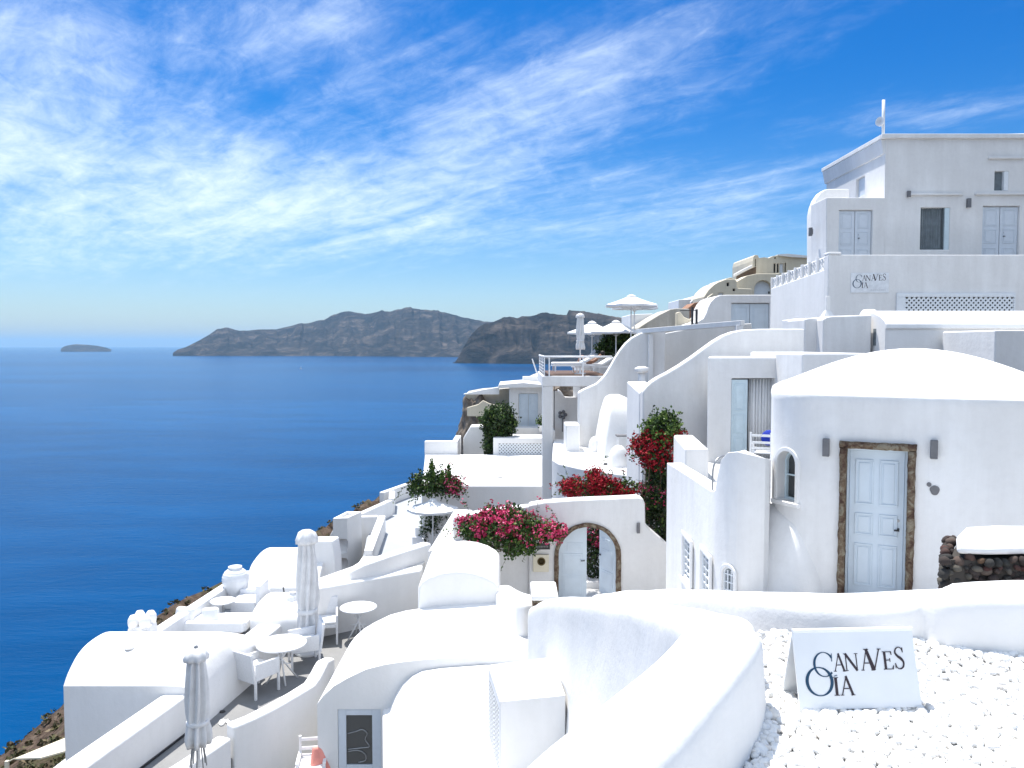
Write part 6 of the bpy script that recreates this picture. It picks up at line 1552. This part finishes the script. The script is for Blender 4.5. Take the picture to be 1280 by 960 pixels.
o = ribbon('roof_edge_wall', [W(580, 492, 52.8), W(600, 487.5, 52.8), W(624, 483.2, 52.8)], .5, W(0, 494, 52.8).z + .08, WHITE, bevel=.02); tag(o, 'thin white roof edge along the beige cave house', 'parapet')
o = ribbon('plaster_band', [W(584, 509, 52.2), W(598, 505, 52.2), W(604, 500, 52.2), (W(612, 504, 52.2)), W(638, 509, 52.2)], .3, W(0, 520, 52.2).z, CREAM, bevel=.05); tag(o, 'cream plaster lip over the cliff cave', 'wall')
# rock outcrop
def rock(name, c, r3, label, seed, mat=ROCK):
    bm = bmesh.new(); bmesh.ops.create_icosphere(bm, subdivisions=5, radius=1)
    for v in bm.verts:
        q = v.co.copy(); n = noise.fractal(q*1.4 + Vector((seed, 0, 0)), 1, 2, 6); k = 1 + .34*n + .12*abs(noise.noise(q*4 + Vector((0, seed, 0))))
        v.co = Vector((q.x*r3[0]*k, q.y*r3[1]*k, q.z*r3[2]*k))
    me = bpy.data.meshes.new(name); bm.to_mesh(me); bm.free(); me.materials.append(mat); o = bpy.data.objects.new(name, me); col.objects.link(o); o.location = c; ORIG[o.name] = Vector(c)
    me.polygons.foreach_set('use_smooth', [True]*len(me.polygons)); smooth_by_angle(o, 40); return tag(o, label, 'rock')
rock('cliff_rock', W(594, 545, 53.5), (1.15, 1.6, 2.9), 'brown weathered cliff rock standing over the sea', 2)
rock('cliff_rock', W(612, 528, 54.5), (1.1, 1.2, 1.3), 'darker rock hollow behind the topiary tree', 9)
rock('cliff_rock', W(715, 490, 47), (1.3, 1.5, .9), 'brown stony ledge seen through the frame under the deck', 5)
o = ribbon('parapet_wall', [W(697, 486, 42), W(701, 489, 42), W(705, 495.5, 42), W(712, 496, 42), W(735, 495, 42)], .5, -5, WHITE, bevel=.05); tag(o, 'curled white parapet seen through the frame under the deck', 'parapet')

# ------------------------------------------------------------------ S: the far lower terrace towards the sea
SZ2 = -9.25
mb = MB(); mb.prism([G(450, 716, SZ2), G(545, 700, SZ2), Vector((-3.9, 36, SZ2)), Vector((-4.0, 46.5, SZ2)), Vector((-5.6, 50, SZ2)), Vector((-7.2, 46, SZ2)), Vector((-7.0, 38, SZ2))], (0, 0, -3)); tag(mb.build('lower_terrace_floor', PALEFLOOR), 'pale bluish terrace floor under the small parasol', kind='structure')
wz = -8.4
a0, a1, a2, a3, a4 = G(433, 647, wz), G(484, 624.5, wz), G(487, 613.5, wz), G(474, 615, wz), G(517, 600, wz)
o = ribbon('parapet_wall', [a0, a1], .32, -12.5, WHITE, bevel=.05); tag(o, 'white parapet of the pale terrace along the sea', 'parapet')
o = ribbon('parapet_wall', [a1 + Vector((.02, .33, .0)), a2], .32, -12.5, WHITE, bevel=.05); tag(o, 'short white parapet jog at the far corner of the pale terrace', 'parapet')
o = ribbon('parapet_wall', [a3, a4], .32, -12.5, WHITE, bevel=.05); tag(o, 'farthest white parapet leading to the flowering shrub', 'parapet')
b0, b1, b2, b3 = G(436, 646.5, wz), G(472, 645.5, wz), G(455, 688, wz), G(434, 714, wz)
o = ribbon('terrace_wall', [b0, b1], -.35, -13, WHITE, bevel=.05); tag(o, 'tall white wall facing out below the sea parapet', 'wall')
o = ribbon('parapet_wall', [Vector((b1.x, b1.y + .2, wz)), b2], -.36, -12, WHITE, bevel=.05); tag(o, 'white parapet running inland of the tall facing wall', 'parapet')
o = ribbon('parapet_wall', [Vector((b2.x - .05, b2.y, wz - .22)), Vector((b3.x, b3.y, wz - .30))], -.5, -12, WHITE, bevel=.05); tag(o, 'lower white parapet stepping down towards the block chimney', 'parapet')
nb = MB(); n0, n1, n2, n3 = G(416, 648, -7.95), G(434, 647.5, -7.95), G(452, 639.5, -7.95), G(434, 639, -7.95)
o = nb.loft([[Vector((p.x, p.y, z)) for p in (n0, n1, n2, n3)] for z in (-13, -7.95)]).build('niche_tower', WHITE)
cc = MB(); c = (n0 + n1)/2
for z in (-9.35, -10.25, -11.1): cc.lathe([(.0, -.28), (.26, -.20), (.34, .0), (.34, .30), (.25, .42), (0, .44)], (c.x + .02, c.y - .02, z), 20)
cc.loft([[Vector((p.x, p.y, z)) + (Vector((n0 + n2))/2*0) for p in (n0.lerp(n2, .12), n1.lerp(n3, .12), n2.lerp(n0, .12), n3.lerp(n1, .12))] for z in (-8.1, -7.5)])
cut(o, cc); add_bevel(o, .03, 2); tag(o, 'narrow white tower with scooped niches at the cliff edge', 'tower')
mb = MB(); p = [W(403, 700, 36.4), W(417, 700, 36.4), W(417, 661, 36.4), W(413, 668, 36.4)]; mb.prism(p, (0, .8, 0)); tag(mb.build('buttress', WHITE, bevel=.04), 'white slanting buttress beside the niche tower', 'buttress')
for k, (px, py, lab) in enumerate(((521, 697, 'small white garden stool nearer the courtyard wall'), (524.5, 684, 'small white garden stool under the open parasol'))):
    g = G(px, py, SZ2); t = thing('garden_stool', g, lab, 'stool', 'garden stools on the pale terrace'); MB().box(-.22, .22, -.22, .22, .38, .45).build('seat', WICKER, t, local=True, bevel=.02)
    MB().box(-.22, .22, .20, .25, .451, .85).build('backrest', WICKER, t, local=True, bevel=.01)
    for x in (-.19, .19):
        for y in (-.19, .19): MB().box(x - .025, x + .025, y - .025, y + .025, 0, .38).build('leg', WICKER, t, local=True)

# ------------------------------------------------------------------ cream cottages on the far hill
def house(name, pts, d, dep, label, mat, wins=(), zb=-1, roof=None):
    t = thing(name, W(pts[0][0], pts[0][1] + 30, d), label, 'house'); P = [Vector((W(x, y, d).x, d, W(x, y, d).z)) for x, y in pts]
    P += [Vector((P[-1].x, d, zb)), Vector((P[0].x, d, zb))]
    w = MB().prism(P, (0, dep, 0)).build('wall', mat, t); cb = MB()
    for x0, x1, y0, y1, kind in wins: a, b = W(x0, y1, d), W(x1, y0, d); (opening(cb, ((a.x+b.x)/2, d, a.z), 0, b.x - a.x, b.z - a.z, (b.x-a.x)/2, -.5, .5) if kind == 'arch' else cb.box(a.x, b.x, d - .5, d + .25, a.z, b.z))
    if wins: cut(w, cb)
    add_bevel(w, .06, 2, 40)
    for x0, x1, y0, y1, kind in wins:
        a, b = W(x0, y1, d), W(x1, y0, d)
        if kind == 'arch': MB().prism([(((a.x+b.x)/2) + x*.99, d + .46, a.z + z*.99) for x, z in arch_pts(b.x - a.x, b.z - a.z, (b.x-a.x)/2)], (0, .03, 0)).build('niche_panel', LAV, t)
        else: MB().box(a.x + .01, b.x - .01, d + .16, d + .22, a.z + .01, b.z - .01).build('window', DARKBACK if kind == 'dark' else FRAMEW, t)
    if roof: Q = [Vector((W(x, y, d - .2).x, d - .25, W(x, y, d - .2).z)) for x, y in roof]; MB().prism(Q, (0, dep + .3, .0)).build('roof', WHITE, t)
    return t
house('cream_cottage', [(941,326),(942,320.5),(944,318.5),(947.5,319),(949,322.5),(956,321.5),(961,322.5),(966,320),(974,319),(1016,322)], 76, 7, 'topmost cream cottage with three narrow windows', CREAM, [(967,969.5,329.5,341,'dark'),(971.2,973.5,329.5,341,'dark'),(980.8,982.6,328.5,340,'dark'),(974.5,979.5,329.5,341,'w'),(943.6,945,324,333,'dark'),(968,970,321.5,323.5,'dark')], 1, [(973,318),(984,317.2),(1016,320.2),(1016,322.6),(990,321.4),(974,319.6)])
house('cream_cottage', [(905,352),(908,348),(914,346.5),(920,349.5),(921,352),(926,349),(934,344.5),(946,342),(970,342),(975,341)], 72, 6, 'cream cottage with a large arched niche', CREAM, [(943,965,350.5,371,'arch'),(937,940,354.5,357,'dark'),(961,963,364,367,'dark')], -1)
house('cream_cottage', [(880,371),(886,362),(893,355.5),(898,352.5),(906,349.5),(918,349),(921,352),(921,360),(940,361)], 68, 5, 'lower cream cottage with a sloping roof below the arched niche', CREAM, [(908.5,911.5,353.5,358,'dark'),(898,904,366,374,'w'),(916,919,361,364,'dark')], -2)
house('white_cottage', [(848,389),(848.5,374.5),(866,373.5),(868,370),(871,369.5),(872,376)], 74, 5, 'little white cottage at the low end of the cream hill', WHITE, (), -2)
for k, (a, b, c_, lab) in enumerate(((((920,345.5),(930,340),(942,334)), 75, 1.3, 'dark rocky band below the topmost cottage'), (((866,380),(875,370.5),(886,363),(897,355)), 73, 1.8, 'dark rocky band down the hill to the white cottage'))):
    N_ = [W(x, y, b) for x, y in a]; o = ribbon('hill_rock', N_, .8, -3, simple('brown_rock_face', (.12, .085, .06), .95, var=.5, vscale=1.5), bevel=.02, curve=1.); tag(o, lab, 'rock')
    o = ribbon('boundary_wall', [p + Vector((-.35, -.3, .16)) for p in N_], .5, lambda p: p.z - .25, WHITE2, bevel=.05, curve=1.); tag(o, ('short' if k == 0 else 'long') + ' white coping along the dark rocky band', 'wall')
o = ribbon('boundary_wall', [W(872, 385, 64), W(880, 379, 64), W(884, 371, 64), W(890, 367, 64)], .4, -2, CREAM, bevel=.05, curve=.6); tag(o, 'curving cream garden wall below the sloping roof', 'wall')
o = facade('red_brown_house', [(860,385),(868,378.5),(876,377),(880,381),(880,390)], 66, 3, -2, simple('terracotta_render', (.30, .16, .10), .9, var=.2), bevel=.05); tag(o, 'small reddish brown house behind the iron gate', 'house')

# ------------------------------------------------------------------ a boat far out
bt = thing('boat', (G(376, 461.5, SEA)), 'tiny white sailing boat out on the blue water', 'boat'); c = ORIG[bt.name]
MB().loft([[c + Vector((x*w_, y*2.2*w_*.5, z)) for x, y in ((-6, -.5), (5, -.6), (8, 0), (5, .6), (-6, .5))] for z, w_ in ((-.3, .7), (1.4, 1))]).build('hull', WMETAL, bt)
MB().prism([c + Vector((-4, 0, 2.4)), c + Vector((1.5, 0, 2.4)), c + Vector((1.2, 0, 13))], (0, .08, 0)).build('sail', FABRIC, bt); MB().tube([c + Vector((1.6, 0, 1.4)), c + Vector((1.6, 0, 13.5))], .12, 6).build('mast', WMETAL, bt)
